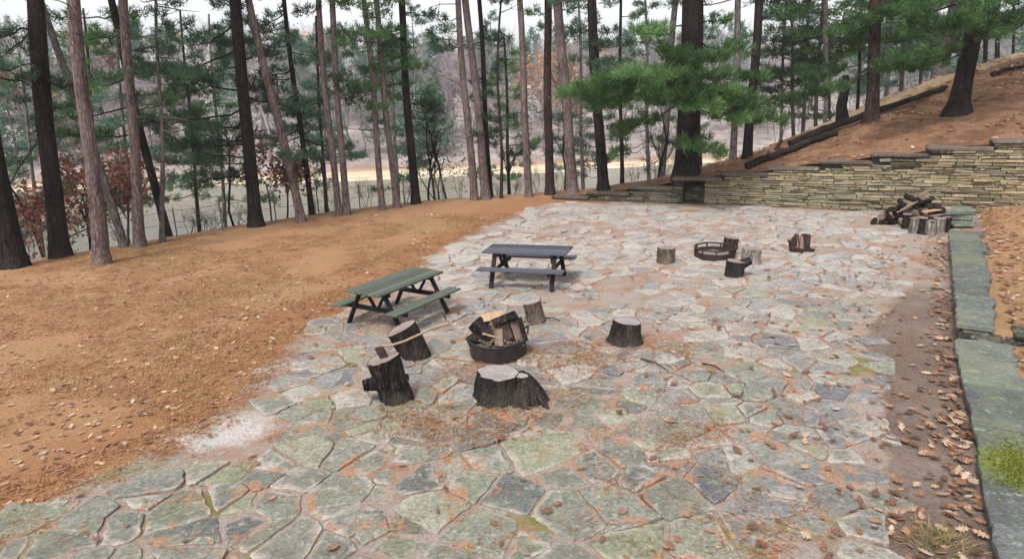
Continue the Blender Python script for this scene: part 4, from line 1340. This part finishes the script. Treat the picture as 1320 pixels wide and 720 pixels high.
# boughs reaching over from trees outside the frame on the right
pine('dark pine off the right edge whose boughs hang over the slope', Vector((22.5, 27.5, terrain(22.5, 27.5))), (1440, 20), 22, 'bark_dark', crown=[mk(z0=3.0, z1=7.5, n=26, L0=4.2, L1=3.8, az=(PI * 1.05, .6), sag=.03)], seed=36, group=hg, needle='needle', nn=11)

# slope and crest background trees
bg = 'slender pines behind the hill crest'
rb = random.Random(9)
xs = [1012, 1040, 1056, 1068, 1108, 1145, 1166, 1190, 1205, 1268, 1285, 1304]
for i, px in enumerate(xs):
    y = rb.uniform(31, 40) + (6 if px > 1130 else 0) + (4 if px > 1200 else 0)
    x = D(px, 120, y).x
    pine('slender dark pine standing behind the hill crest among its like', Vector((x, y, terrain(x, y) - .1)), (px + rb.uniform(-3, 6), 0), rb.uniform(4.5, 8), 'bark_dark' if rb.random() < .7 else 'bark_grey', H=13, crown=[mk(z0=rb.uniform(2.5, 4.5), z1=11.5, n=28, L0=2.7, L1=1.6)], seed=100 + i, group=bg, stubs=3, needle=rb.choice(('needle_dark', 'needle_blue', 'needle')), nn=7, nl=.24, nw=.04, trunk_n=8)
# young pines on the bank below the lawn
yg = 'young pines on the bank below the lawn'
YP = [(-18, 30.5, 8, 'young green pine on the bank at the far left'), (24, 27.5, 7.5, 'young pine with feathery boughs between the first two dark trunks'), (112, 31, 10, 'tall young pine behind the forward pale trunk'), (152, 28.5, 9, 'young pine behind the second pale trunk from the left'), (240, 30, 8.5, 'young pine reaching over the water left of the thick black trunk'), (275, 33, 9.5, 'bluish young pine standing by the water left of the thick black trunk'), (412, 31, 7.5, 'bushy young pine left of the close reddish pair'), (508, 37, 9, 'pale young pine glimpsed behind the two parallel stems'), (655, 38, 8, 'small young pine right of the lone thin stem'), (752, 36, 10, 'dark young pine behind the low end of the stone wall'), (775, 42, 9, 'bluish young pine between the pale trunk and the dead-branched one'), (838, 35, 10, 'young pine behind the left boughs of the great pine'), (905, 40, 11, 'young pine behind the great pine'), (1025, 36, 11, 'bushy green pine at the top of the lower log'), (1070, 42, 12, 'broad green pine behind the broken snag')]
for i, (px, y, H, lab) in enumerate(YP):
    x = D(px, 200, y).x; zb = terrain(x, y)
    pine(lab, Vector((x, y, zb - .1)), (px - 6, 20), 6, 'bark_grey' if i % 2 else 'bark_dark', H=H + 1.5, crown=[mk(z0=2.2, z1=H + 1, n=26, L0=2.2, L1=.7, rise=.03)], seed=200 + i, group=yg, needle=('needle_blue', 'needle_dark', 'needle')[i % 3], nn=9, nl=.23, nw=.034, trunk_n=8, name='young_pine')


# ------------------------------------------------------------------ bare and leafy broadleaves
def branchy(rng, base, H, r, levels=4, spread=.55, up=.35, kids=(3, 4), lean=(0, 0)):
    segs = []; tips = []
    def grow_(p, d, L, r_, lv):
        n = 3; q = p
        for i in range(n):
            d = d + rng.normal(size=3) * .12; d[2] += up * .12; d /= np.linalg.norm(d)
            e = q + d * L / n; segs.append((q, e, r_ * (1 - .3 * i / n), r_ * (1 - .3 * (i + 1) / n))); q = e
            if lv > 0 and (i > 0 or lv < levels):
                for c in range(rng.integers(1, 3)):
                    nd = d + rng.normal(size=3) * spread; nd[2] += up * .3; nd /= np.linalg.norm(nd)
                    grow_(q, nd, L * rng.uniform(.45, .75), r_ * .5, lv - 1)
        tips.append((q, d))
    d0 = np.array([lean[0], lean[1], 1.0]); d0 /= np.linalg.norm(d0)
    grow_(np.array(base, float), d0, H * .5, r, levels)
    return segs, tips


def seg_mesh(segs, k=3):
    A = np.array([s[0] for s in segs]); B = np.array([s[1] for s in segs]); ra = np.array([s[2] for s in segs]); rb_ = np.array([s[3] for s in segs])
    d = B - A; d /= np.linalg.norm(d, axis=1, keepdims=True) + 1e-9
    ref = np.where(np.abs(d[:, 2:3]) > .9, np.array([[1., 0, 0]]), np.array([[0, 0, 1.]]))
    u = np.cross(d, ref); u /= np.linalg.norm(u, axis=1, keepdims=True); w = np.cross(d, u)
    ring = []
    for P_, R_ in ((A, ra), (B, rb_)):
        for j in range(k):
            an = 2 * PI * j / k; ring.append(P_ + (u * math.cos(an) + w * math.sin(an)) * R_[:, None])
    V = np.stack(ring, 1)  # N,2k,3
    N = len(segs); base = np.arange(N)[:, None] * 2 * k
    fs = [np.concatenate([base + j, base + (j + 1) % k, base + k + (j + 1) % k, base + k + j], 1) for j in range(k)]
    return V.reshape(-1, 3), np.concatenate(fs)


def leaves(C, size, rng, colr, flat=0.0):
    N = len(C)
    a = rng.normal(size=(N, 3)); a[:, 2] *= (1 - flat); a /= np.linalg.norm(a, axis=1, keepdims=True)
    b = np.cross(a, rng.normal(size=(N, 3))); b /= np.linalg.norm(b, axis=1, keepdims=True)
    s = size * rng.uniform(.6, 1.3, (N, 1))
    V = np.stack([C - a * s, C + b * s * .5, C + a * s, C - b * s * .5], 1).reshape(-1, 3)
    col = np.array(colr)[None] * rng.uniform(.6, 1.4, (N, 1)) * rng.uniform(.9, 1.1, (N, 3))
    return V, np.arange(N * 4).reshape(-1, 4), col


def broadleaf(name, label, base, H, r, leafmat=None, nleaf=0, lsize=.06, seed=0, cat='tree', group=None, lean=(0, 0), levels=4, bark='twig', spread=.55, stems=1, lspread=.25):
    rng = np.random.default_rng(3000 + seed); base = Vector(base)
    root = thing(name, base, label, cat, group)
    segs = []; tips = []
    for s_ in range(stems):
        ln = (lean[0] + rng.normal(0, .35 if stems > 1 else .02), lean[1] + rng.normal(0, .25 if stems > 1 else .02))
        a, b = branchy(rng, np.array(base) + np.array([rng.normal(0, .08), rng.normal(0, .08), -.1]), H * rng.uniform(.75, 1.1), r, levels, spread, lean=ln); segs += a; tips += b
    V, Fc = seg_mesh(segs, 5 if levels < 4 else 4)
    np_mesh('trunk' if cat == 'tree' else 'stems', V, Fc, M[bark], root, smooth=True)
    if leafmat:
        T = np.array([t[0] for t in tips]); k = rng.integers(0, len(T), nleaf)
        C = T[k] + rng.normal(size=(nleaf, 3)) * lspread
        V, Fc, col = leaves(C, lsize, rng, (1, 1, 1)); np_mesh('crown' if cat == 'tree' else 'leaves', V, Fc, M[leafmat], root, col)
    return root


def gp(px, y, up=0): x = D(px, 230, y).x; return Vector((x, y, terrain(x, y) + up))


og = 'russet oak saplings at the lake edge'
broadleaf('oak_sapling', 'russet-leaved oak sapling behind the forward pale trunk', gp(108, 23.2), 4.6, .05, 'oakleaf', 900, .1, 1, group=og, lspread=.3)
broadleaf('oak_sapling', 'russet-leaved oak sapling left of the thick dark trunk at the left', gp(52, 21.5), 3.4, .04, 'oakleaf', 560, .1, 2, group=og, lspread=.3)
broadleaf('oak_sapling', 'russet-leaved oak sapling between the two pale left trunks', gp(148, 23.5), 4.2, .05, 'oakleaf', 700, .1, 3, group=og, lspread=.3)
broadleaf('oak_sapling', 'russet-leaved oak sapling crossing behind the slanting reddish trunk', gp(368, 25.5), 3.4, .04, 'oakleaf', 600, .09, 4, group=og, lspread=.28)
broadleaf('oak_sapling', 'smaller russet oak sapling right against the thick black trunk', gp(345, 25), 3.0, .035, 'oakleaf', 450, .09, 5, group=og, lspread=.28)
sg_ = 'leafless saplings along the lake edge'
for i, (px, y, H, lab) in enumerate([(420, 28, 4.6, 'leafless forked sapling left of the hanging green boughs'), (548, 29, 4.2, 'leafless sapling just right of the black trunk with the low bough'), (560, 28.4, 5.4, 'tall leafless sapling arching over the sand bar between black trunk and cluster'), (572, 28.6, 4.4, 'leafless sapling nearest the tight reddish cluster'), (655, 30, 4.0, 'leafless sapling right of the lone thin stem'), (728, 31, 5.2, 'leafless slanting stem between dark and pale trunks at the wall end'), (842, 27.4, 3.6, 'spreading leafless shrub-like tree left of the great pine'), (855, 28.2, 3.4, 'leafless sapling tucked against the great pine'), (34, 22, 5.5, 'leafless dark sapling at the far left edge'), (95, 22.5, 4.2, 'leafless sapling behind the dark trunk at left'), (292, 24.5, 3.6, 'leafless sapling left of the thick black trunk')]):
    broadleaf('bare_sapling', lab, gp(px, y), H, .05, None, 0, 0, 20 + i, bark='bark_dark', group=sg_, lean=(random.uniform(-.1, .15), 0))
bgp = 'low bare shrubs along the lake edge'
for i, px in enumerate([20, 60, 140, 235, 252, 262, 275, 300, 318, 400, 420, 470, 525, 560, 590, 640, 665, 690, 720, 820, 835, 850, 930, 1000]):
    d_ = LB(px, 300) if px < 60 else None
    # just beyond the lip
    yy = float(np.interp(px, [0, 80, 180, 330, 440, 535, 625, 740, 850, 1000], [18.6, 19.6, 21, 23.8, 25.9, 27.6, 28.2, 29.4, 28.5, 28])) + random.uniform(.0, 1.4)
    tall = 1.25 if px < 800 else 1.9
    broadleaf('bare_shrub', ['low tangled bare shrub at the lip of the lawn', 'low tangled bare shrub at the lip of the lawn', 'bare shrub growing behind the stone wall'][0 if px < 500 else (1 if px < 760 else 2)], gp(px, yy), tall * random.uniform(.7, 1.2), .012, None, 0, 0, 60 + i, cat='shrub', group=bgp, stems=4, levels=3, spread=.5)
# green-leaved shrubs by the tight cluster
broadleaf('leafy_shrub', 'yellow-green leafy shrub behind the leafless saplings in the middle', gp(565, 31), 5, .03, 'needle_far', 1400, .07, 90, cat='shrub', stems=3, levels=3, lspread=.35)

# ------------------------------------------------------------------ far bank
RF = np.random.default_rng(77)
TV = []
for k in range(5):
    sg, tp_ = branchy(RF, (0, 0, 0), 10, .16, 4, .5, .5)
    sg = [(a, b, max(c, .022), max(d, .018)) for a, b, c, d in sg]
    TV.append(seg_mesh(sg, 3) + (np.array([t[0] for t in tp_]),))
VV = []; FF = []; off = 0
VL = []; FL = []; CL = []; offl = 0
VN_ = []; FN = []; CN = []; offn = 0


def far_spot():
    while True:
        y = 80 + 150 * RF.random() ** 1.5; x = RF.uniform(-.85, .85) * y
        if y - (71.5 + .05 * x) > 12: return x, y


def cone_pine(H, rng, n=260):
    t = rng.random(n) ** .8; R_ = (1 - t) * H * .22 + .2; an = rng.random(n) * 2 * PI; rr_ = R_ * np.sqrt(rng.random(n))
    C = np.stack([rr_ * np.cos(an), rr_ * np.sin(an), H * (.12 + .88 * t)], 1); Dn = np.stack([np.cos(an), np.sin(an), .3 + 0 * an], 1)
    return needles(C, Dn, 4, .7, .16, (1, 1, 1), rng, .6)


for i in range(640):
    x, y = far_spot(); z = terrain(x, y) - .2
    kind = RF.random()
    sc_ = RF.uniform(.75, 1.25)
    if kind < .7:
        v, f, t = TV[i % 5]; an = RF.random() * 6.28
        R_ = np.array([[math.cos(an), -math.sin(an), 0], [math.sin(an), math.cos(an), 0], [0, 0, 1]])
        VV.append((v * sc_) @ R_.T + np.array([x, y, z])); FF.append(f + off); off += len(v)
        if kind < .025 and x < .25 * y:
            C = (t * sc_) @ R_.T + np.array([x, y, z]); C = np.repeat(C, 5, 0) + RF.normal(size=(len(C) * 5, 3)) * .5
            lv, lf, lc = leaves(C, .28, RF, random.choice([(1, 1, 1), (1, .8, .7), (.8, 1.0, .9)])); VL.append(lv); FL.append(lf + offl); CL.append(lc); offl += len(lv)
    else:
        v, f, c = cone_pine(RF.uniform(8, 14), RF); VN_.append(v + np.array([x, y, z])); FN.append(f + offn); CN.append(c); offn += len(v)
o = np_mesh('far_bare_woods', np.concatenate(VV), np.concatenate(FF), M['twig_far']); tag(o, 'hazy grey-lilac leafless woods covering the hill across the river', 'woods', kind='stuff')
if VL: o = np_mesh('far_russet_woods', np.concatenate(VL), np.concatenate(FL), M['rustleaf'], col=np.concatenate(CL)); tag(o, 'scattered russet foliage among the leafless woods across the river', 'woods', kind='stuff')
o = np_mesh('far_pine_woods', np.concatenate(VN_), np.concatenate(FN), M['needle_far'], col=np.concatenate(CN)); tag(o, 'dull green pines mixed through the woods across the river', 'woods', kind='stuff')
# nearer single trees on the far bank
fbg = 'trees standing on the far river bank'
for i, (px, y, H, lab, lm, nl_) in enumerate([(700, 84, 13, 'tall rust-orange tree on the far bank behind the dark purplish trunk', 'rustleaf', 1700), (672, 88, 11, 'rust-orange tree on the far bank behind the pale slim trunk', 'rustleaf', 900), (742, 90, 11, 'rust-orange tree on the far bank right of the pale pinkish wall-end trunk', 'rustleaf', 700), (245, 86, 9, 'dull red tree on the far bank above the water at the left', 'oakleaf', 1200), (585, 95, 13, 'reddish tree on the far bank left of the tight cluster', 'oakleaf', 500)]):
    broadleaf('riverbank_tree', lab, gp(px, y), H, .2, lm, nl_, .2, 300 + i, group=fbg, bark='twig_far', lspread=.75)
for i, (px, y, H, lab) in enumerate([(425, 82, 10, 'round green pine on the far bank behind the close reddish pair'), (640, 100, 16, 'tall blue-green pine on the far bank behind the lone thin stem'), (395, 105, 15, 'tall blue-green pine on the far hill left of the close reddish pair'), (560, 84, 8, 'small green pine on the far bank at the arching sapling'), (265, 84, 7, 'small green pine at the far waterline left of the thick black trunk'), (545, 120, 19, 'high blue-green pine on the far hill right of the black trunk'), (120, 90, 13, 'green pine on the far bank behind the forward pale trunk'), (30, 88, 12, 'green pine on the far bank at the far left')]):
    rng = np.random.default_rng(500 + i); b = gp(px, y)
    root = thing('riverbank_pine', b, lab, 'tree', fbg)
    m = MB(); m.tube([b - Vector((0, 0, .3)), b + Vector((0, 0, H * .6)), b + Vector((0, 0, H))], [.18, .1, .02], 6); m.build('trunk', M['bark_grey'], root)
    T = Tree(rng)
    for j in range(34):
        q = (j + .5) / 34; z = H * (.1 + .9 * q); an = rng.random() * 6.28; L = H * .25 * (1.05 - q) + .4
        p = b + Vector((0, 0, z)); T.bough(p, p + Vector((math.cos(an) * L, math.sin(an) * L, L * .05)), step=.4, plume=.4, start=.15)
    T.limb.build('branches', M['bark_grey'], root)
    T.crown(root, M['needle_far'], 5, .5, .1)

# ------------------------------------------------------------------ fallen logs, snag, fence
def fallen(label, pts, r0, r1, bark, seed, name='fallen_log'):
    P = [Vector(p) for p in pts]
    root = thing(name, P[0], label, 'log', 'fallen logs on the hill')
    path = []
    for a, b in zip(P[:-1], P[1:]):
        for k in range(5): path.append(a.lerp(b, k / 5) + Vector((0, 0, random.gauss(0, .02))))
    path.append(P[-1])
    m = MB(); m.tube(path, list(np.linspace(r0, r1, len(path))), 12, rough=.12, seed=seed)
    m.build('trunk', M[bark], root)
    for k in range(2):
        m = MB(); p = path[3 + k * (len(path) - 4) // 2]; m.tube([p, p + Vector((random.gauss(0, .15), random.gauss(-.1, .1), random.uniform(.1, .4)))], [.035, .01], 5)
        m.build('branch_stub', M[bark], root)


def hillpt(px, py, up): p = hit(px, py, 22); return p + Vector((0, 0, up))


fallen('long dark fallen trunk lying along the hill rim up to the massive pine', [hillpt(1018, 193, .2), hillpt(1070, 172, .22), hillpt(1122, 156, .2) + Vector((-.1, .35, 0)), hillpt(1170, 138, .2), hillpt(1218, 118, .16)], .14, .1, 'bark_dark', 1)
fallen('lower dark fallen trunk lying just above the wall, below the long one', [hillpt(962, 219, .12), hillpt(1005, 203, .15), hillpt(1050, 186, .15), hillpt(1078, 176, .1)], .13, .1, 'bark_dark', 2)
fallen('short dark fallen limb near the top right of the slope', [hillpt(1278, 100, .12), hillpt(1300, 94, .15), hillpt(1332, 86, .12)], .09, .06, 'bark_dark', 3)
sp = hit(1087, 158, 22)
sn = thing('broken_snag', sp, 'short broken black snag leaning left behind the long fallen trunk', 'stump')
m = MB(); tp_ = D(1090, 97, sp.y); m.tube([sp - Vector((0, 0, .2)), sp.lerp(tp_, .35) + Vector((-.12, 0, 0)), sp.lerp(tp_, .7) + Vector((0, 0, 0)), tp_], [.28, .2, .17, .12], 12, rough=.2, seed=3)
m.tube([sp.lerp(tp_, .5), sp.lerp(tp_, .8) + Vector((-.28, 0, 0))], [.1, .03], 6); m.build('trunk', M['bark_dark'], sn)
sp = hit(1008, 200, 22) + Vector((-.2, .8, -.2)); tp_ = D(1008, 180, sp.y)
sn = thing('broken_snag', sp, 'small stub of a broken stem above the lower fallen trunk', 'stump')
m = MB(); m.tube([sp - Vector((0, 0, .2)), tp_], [.09, .06], 9, rough=.2); m.build('trunk', M['bark_brown'], sn)
# wire fence along the lip
fpx = [(66, 330), (112, 325), (148, 322), (222, 309), (282, 300), (352, 288), (408, 280), (462, 273), (520, 265), (570, 262)]
fb = [LB(*p) + Vector((0, .35, 0)) for p in fpx]
fen = thing('wire_fence', fb[4], 'thin wire fence on slim posts along the lake edge of the lawn', 'fence')
for p in fb:
    m = MB(); m.tube([p - Vector((0, 0, .3)), p + Vector((0, 0, .95))], .022, 6); m.build('post', M['bark_grey'], fen)
for h_ in (.88, .5):
    m = MB(); pts = []
    for a, b in zip(fb[:-1], fb[1:]):
        for k in range(4): pts.append(a.lerp(b, k / 4) + Vector((0, 0, h_ - .05 * math.sin(k / 4 * PI))))
    m.tube(pts, .006, 4); m.build('wire', M['iron'], fen)

# ------------------------------------------------------------------ litter
def oak_leaf():
    pr = [(0, -.5), (.05, -.34), (.2, -.3), (.1, -.17), (.3, -.06), (.13, .06), (.26, .2), (.1, .26), (.12, .42), (0, .52)]
    pts = pr + [(-x, y) for x, y in pr[-2:0:-1]]
    return np.array(pts)


OL = oak_leaf()


def litter(name, P, size, cols, label, rng, lift=.012):
    N = len(P); n = len(OL)
    an = rng.random(N) * 2 * PI; s = size * rng.uniform(.6, 1.25, N)
    tx, ty = rng.normal(0, .35, N), rng.normal(0, .35, N); curl = rng.normal(.25, .45, N)
    asp = rng.uniform(.95, 1.7, N)
    lx = OL[None, :, 0] * s[:, None] * asp[:, None]; ly = OL[None, :, 1] * s[:, None]
    lz = (OL[None, :, 0] ** 2 * 2.2 + OL[None, :, 1] ** 2 * 1.0) * s[:, None] * curl[:, None] + lx * tx[:, None] * .5 + ly * ty[:, None] * .5
    x = P[:, 0:1] + lx * np.cos(an)[:, None] - ly * np.sin(an)[:, None]; y = P[:, 1:2] + lx * np.sin(an)[:, None] + ly * np.cos(an)[:, None]
    zmin = lz.min(1, keepdims=True)
    z = P[:, 2:3] + lz - zmin + lift
    cx_ = np.stack([x.mean(1), y.mean(1), z.mean(1) + .1 * 0], 1)
    V = np.concatenate([np.stack([x, y, z], -1), cx_[:, None, :]], 1).reshape(-1, 3)
    b = np.arange(N)[:, None] * (n + 1)
    Fc = np.concatenate([np.concatenate([b + n, b + k, b + (k + 1) % n], 1)[:, None, :] for k in range(n)], 1).reshape(-1, 3)
    ci = rng.integers(0, len(cols), N); c = np.array(cols)[ci] * rng.uniform(.7, 1.25, (N, 1))
    o = np_mesh(name, V, Fc, M['litter'], None, np.repeat(c, n, 0))
    return tag(o, label, 'leaves', kind='stuff')


LC = [(.3, .18, .11), (.36, .235, .155), (.22, .115, .075), (.16, .085, .06), (.4, .3, .225), (.25, .13, .08)]
rl = np.random.default_rng(21)
def scatter(n, x0, x1, y0, y1, pw_, ok, seed):
    r = np.random.default_rng(seed); out = []; c = 0
    for _ in range(60):
        x = r.uniform(x0, x1, 6000); y = y0 + (y1 - y0) * r.random(6000) ** pw_
        k = ok(x, y, r); out.append(np.column_stack([x[k], y[k]])); c += k.sum()
        if c >= n: break
    return np.concatenate(out)[:n]


lipd = lambda x, y: sdist(x, y, LIP)
pts = scatter(3800, -14, 4, 4.5, 24.5, 1.5, lambda x, y, r: (patio_sd(x, y) < -.05) & (lipd(x, y) < 0) & ((fbm(x * .4, y * .4, 61) > r.uniform(.3, .68, len(x))) | (r.random(len(x)) < .5 * np.exp(patio_sd(x, y) / .9))), 1)
pts = np.array(pts); zz = ground_z(pts[:, 0], pts[:, 1])
litter('fallen_leaves', np.column_stack([pts, zz]), .095, [tuple(q * 1.2 for q in c_) for c_ in LC], 'tan and brown oak leaves strewn over the needle-covered lawn', rl)
pts = scatter(520, -5, 9, 4.5, 22, 1.0, lambda x, y, r: (patio_sd(x, y) > .05) & (r.random(len(x)) < .1 + .9 * np.exp(-np.maximum(0, -kcoord(x, y)[1] - 1.6) / 1.1) + .2 * (fbm(x * .5, y * .5, 62) > .55)), 2)
pts = np.array(pts)
litter('fallen_leaves', np.column_stack([pts, np.full(len(pts), .035)]), .12, LC, 'oak leaves scattered over the flagstones', rl)
pts = []
while len(pts) < 620:
    k = rl.uniform(-1.5, 19); r = edge_r(k) - abs(rl.normal(0, .6 if rl.random() < .4 else .2)) - .04
    if rl.random() > .35 + .65 * math.exp(-((k - 2.2) / 1.6) ** 2): continue
    p = KP(k, r)
    pts.append((p.x, p.y, .01 + .09 * max(0, .25 - (edge_r(k) - r)) * rl.random() * 4))
litter('fallen_leaves', np.array(pts), .12, LC, 'oak leaves drifted on the dirt strip against the flagstone kerb', rl)
pts = []
while len(pts) < 2600:
    k = rl.uniform(-1.5, 21); r = edge_r(k) + .75 + 6 * rl.random() ** 1.5
    p = KP(k, r); tw_ = (p.x - W0.x) * WN.x + (p.y - W0.y) * WN.y
    if tw_ > -.1: continue
    pts.append((p.x, p.y, float(terr_z(np.array(k), np.array(r - edge_r(k)))) + .02))
pts = np.array(pts); pts[:, 2] += (fbm(pts[:, 0] * 1.2, pts[:, 1] * 1.2, 51) - .47) * .1
litter('fallen_leaves', pts, .12, LC, 'oak leaves carpeting the raised ground right of the kerb', rl)

# pine straw
def straw(name, P, n_each, rad, cols, label, rng, length=.11, width=.005, zs=.012):
    N = len(P) * n_each
    C = np.repeat(P, n_each, 0); C = C + np.column_stack([rng.normal(0, rad, N), rng.normal(0, rad, N), np.abs(rng.normal(0, zs, N))])
    an = rng.random(N) * 2 * PI; d = np.column_stack([np.cos(an), np.sin(an), rng.normal(0, .12, N)]); s = np.column_stack([-np.sin(an), np.cos(an), np.zeros(N)])
    L = length * rng.uniform(.5, 1.2, (N, 1)); w = width
    V = np.stack([C - d * L / 2, C + s * w, C + d * L / 2, C - s * w], 1).reshape(-1, 3)
    c = np.array(cols)[rng.integers(0, len(cols), N)] * rng.uniform(.7, 1.25, (N, 1))
    o = np_mesh(name, V, np.arange(N * 4).reshape(-1, 4), M['straw'], None, c)
    return tag(o, label, 'pine needles', kind='stuff')


NC = [(.36, .18, .085), (.29, .125, .06), (.42, .25, .135), (.2, .09, .05)]
def okst(x, y, r):
    d = patio_sd(x, y); return (d < .25) & ((fbm(x * .6, y * .6, 71) > .42) | (d > -.6)) & (lipd(x, y) < 0)


pts = scatter(4200, -13, 3, 4.5, 24, 1.4, okst, 3)
pts = np.array(pts); zz = np.maximum(ground_z(pts[:, 0], pts[:, 1]), .0)
straw('pine_straw', np.column_stack([pts, zz + .008]), 26, .12, NC, 'orange pine needles matted over the lawn and the patio edge', rl)
pts = []
spots = [(560, 545), (690, 520), (730, 450), (640, 545), (520, 535), (600, 560), (700, 455), (480, 415), (500, 405), (770, 470), (880, 560), (930, 690), (640, 480), (590, 480), (850, 450), (745, 470)]
while len(pts) < 620:
    if rl.random() < .4:
        q = G(*spots[rl.integers(0, len(spots))]); x, y = q.x + rl.normal(0, .42), q.y + rl.normal(0, .3)
    else: x, y = rl.uniform(-5, 9), rl.uniform(5, 24)
    if float(patio_sd(np.array([x]), np.array([y]))[0]) < 0: continue
    pts.append((x, y))
pts = np.array(pts)
straw('pine_straw', np.column_stack([pts, np.full(len(pts), .03)]), 24, .12, NC, 'clots of orange pine needles caught between the flagstones', rl)
pts = scatter(2600, 6, 26, 20, 36, 1.0, lambda x, y, r: ((x - W0.x) * WN.x + (y - W0.y) * WN.y > .5) & (fbm(x * .5, y * .5, 91) > r.uniform(.3, .6, len(x))), 6)
pz = np.maximum(hill_z(pts[:, 0], pts[:, 1]), ground_z(pts[:, 0], pts[:, 1]))
litter('fallen_leaves', np.column_stack([pts, pz]), .16, [(.42, .24, .15), (.26, .13, .085), (.5, .33, .22), (.2, .1, .07)], 'brown leaves scattered among the needles on the hillside', rl, .03)
# dry grass tuft
gt = G(1205, 702); root = thing('grass_tuft', (gt.x, gt.y, 0), 'dry yellow-green grass tuft in the dirt beside the near kerb', 'grass tuft')
C = np.array(gt)[None] + rl.normal(size=(260, 3)) * np.array([.13, .11, .004]); Dn = (C - np.array(gt)) * 4 + np.array([0, 0, .8])
V, Fc, col = needles(C, Dn, 1, .17, .008, (1, 1, 1), rl, .35)
np_mesh('blades', V, Fc, M['litter'], root, np.array([(.26, .2, .08), (.18, .18, .06), (.32, .23, .12)])[rl.integers(0, 3, len(Fc))] * rl.uniform(.7, 1.2, (len(Fc), 1)))
# short olive grass on the lawn
pts = scatter(1800, -13, 2, 6, 24, 1.3, lambda x, y, r: (patio_sd(x, y) < -.1) & (lipd(x, y) < 0) & (fbm(x * .35, y * .35, 81) > .5), 4)
pts = np.array(pts); P3 = np.column_stack([pts, ground_z(pts[:, 0], pts[:, 1])]); P3 = np.repeat(P3, 9, 0); P3[:, :2] += rl.normal(0, .14, (len(P3), 2))
V, Fc, col = needles(P3, np.tile([0, 0, 1.], (len(P3), 1)), 2, .055, .007, (1, 1, 1), rl, .5)
o = np_mesh('lawn_grass', V, Fc, M['litter'], None, np.array([(.2, .19, .06), (.3, .26, .1), (.4, .3, .13)])[rl.integers(0, 3, len(Fc))]); tag(o, 'sparse short olive grass showing through the needles on the lawn', 'grass', kind='stuff')
# a few sticks
for i, (a_, b_, lab) in enumerate((((700, 410), (722, 413), 'thin dark twig lying beside the small light stump'), ((826, 462), (862, 478), 'thin dark twig lying on the flagstones right of the lone stump'), ((905, 468), (935, 480), 'crooked dark stick lying on the flagstones in the open patio'))):
    m = MB(); p, q = G(*a_, .05), G(*b_, .05); m.tube([p, p.lerp(q, .5) + Vector((.03, .04, .015)), q], [.012, .01, .006], 6)
    tag(m.build('twig', M['bark_dark']), lab, 'twig', 'twigs on the flagstones')

# ------------------------------------------------------------------ haze, light, camera
m = MB(); m.box((0, 190, 17), (900, 520, 48))
hz = m.build('haze', None); hz['kind'] = 'stuff'
hm = bpy.data.materials.new('haze'); hm.use_nodes = True; nt = hm.node_tree; nt.nodes.clear()
ov = nt.nodes.new('ShaderNodeOutputMaterial'); pv = nt.nodes.new('ShaderNodeVolumePrincipled')
pv.inputs['Color'].default_value = (.93, .94, 1, 1); pv.inputs['Density'].default_value = 0.0005; pv.inputs['Anisotropy'].default_value = .1
nt.links.new(pv.outputs[0], ov.inputs['Volume']); hz.data.materials.append(hm)

w = bpy.data.worlds.new('World'); SC.world = w; w.use_nodes = True
nt = w.node_tree; bgn = nt.nodes['Background']
sky = nt.nodes.new('ShaderNodeTexSky'); sky.sky_type = 'NISHITA'; sky.sun_disc = False
SUN_EL, SUN_AZ = math.radians(56), math.radians(-150)   # azimuth from +Y toward +X
sky.sun_elevation = SUN_EL; sky.sun_rotation = SUN_AZ; sky.dust_density = 3.5; sky.air_density = 1.0; sky.ozone_density = 1.0
hs_ = nt.nodes.new('ShaderNodeHueSaturation'); hs_.inputs['Saturation'].default_value = .22
nt.links.new(sky.outputs[0], hs_.inputs['Color']); nt.links.new(hs_.outputs[0], bgn.inputs['Color']); bgn.inputs['Strength'].default_value = .15
ld = bpy.data.lights.new('Sun', 'SUN'); ld.energy = 1.5; ld.angle = math.radians(10); ld.color = (1, .96, .9)
lo = bpy.data.objects.new('Sun', ld); COL.objects.link(lo)
sd_ = Vector((math.sin(SUN_AZ) * math.cos(SUN_EL), math.cos(SUN_AZ) * math.cos(SUN_EL), math.sin(SUN_EL)))
lo.rotation_euler = (-sd_).to_track_quat('-Z', 'Y').to_euler()

cd = bpy.data.cameras.new('Camera'); cam = bpy.data.objects.new('Camera', cd); COL.objects.link(cam)
cd.sensor_width = 36; cd.lens = F / 1320 * 36; cd.clip_start = .1; cd.clip_end = 3000
right = Vector((1, 0, 0)); upv = Vector((0, SP, CP)); fw = Vector((0, CP, -SP))
Rv = right * CR + upv * SR; Uv = upv * CR - right * SR
mw = Matrix((Rv, Uv, -fw)).transposed().to_4x4(); mw.translation = Vector((0, 0, CZ))
cam.matrix_world = mw
SC.camera = cam
SC.view_settings.view_transform = 'Standard'; SC.view_settings.look = 'None'; SC.view_settings.gamma = 1.0; SC.view_settings.use_curve_mapping = False
SC.view_settings.exposure = 1.0
SC.render.engine = 'CYCLES'
SC.cycles.use_denoising = True
SC.cycles.max_bounces = 5; SC.cycles.diffuse_bounces = 3; SC.cycles.transmission_bounces = 3; SC.cycles.volume_bounces = 1
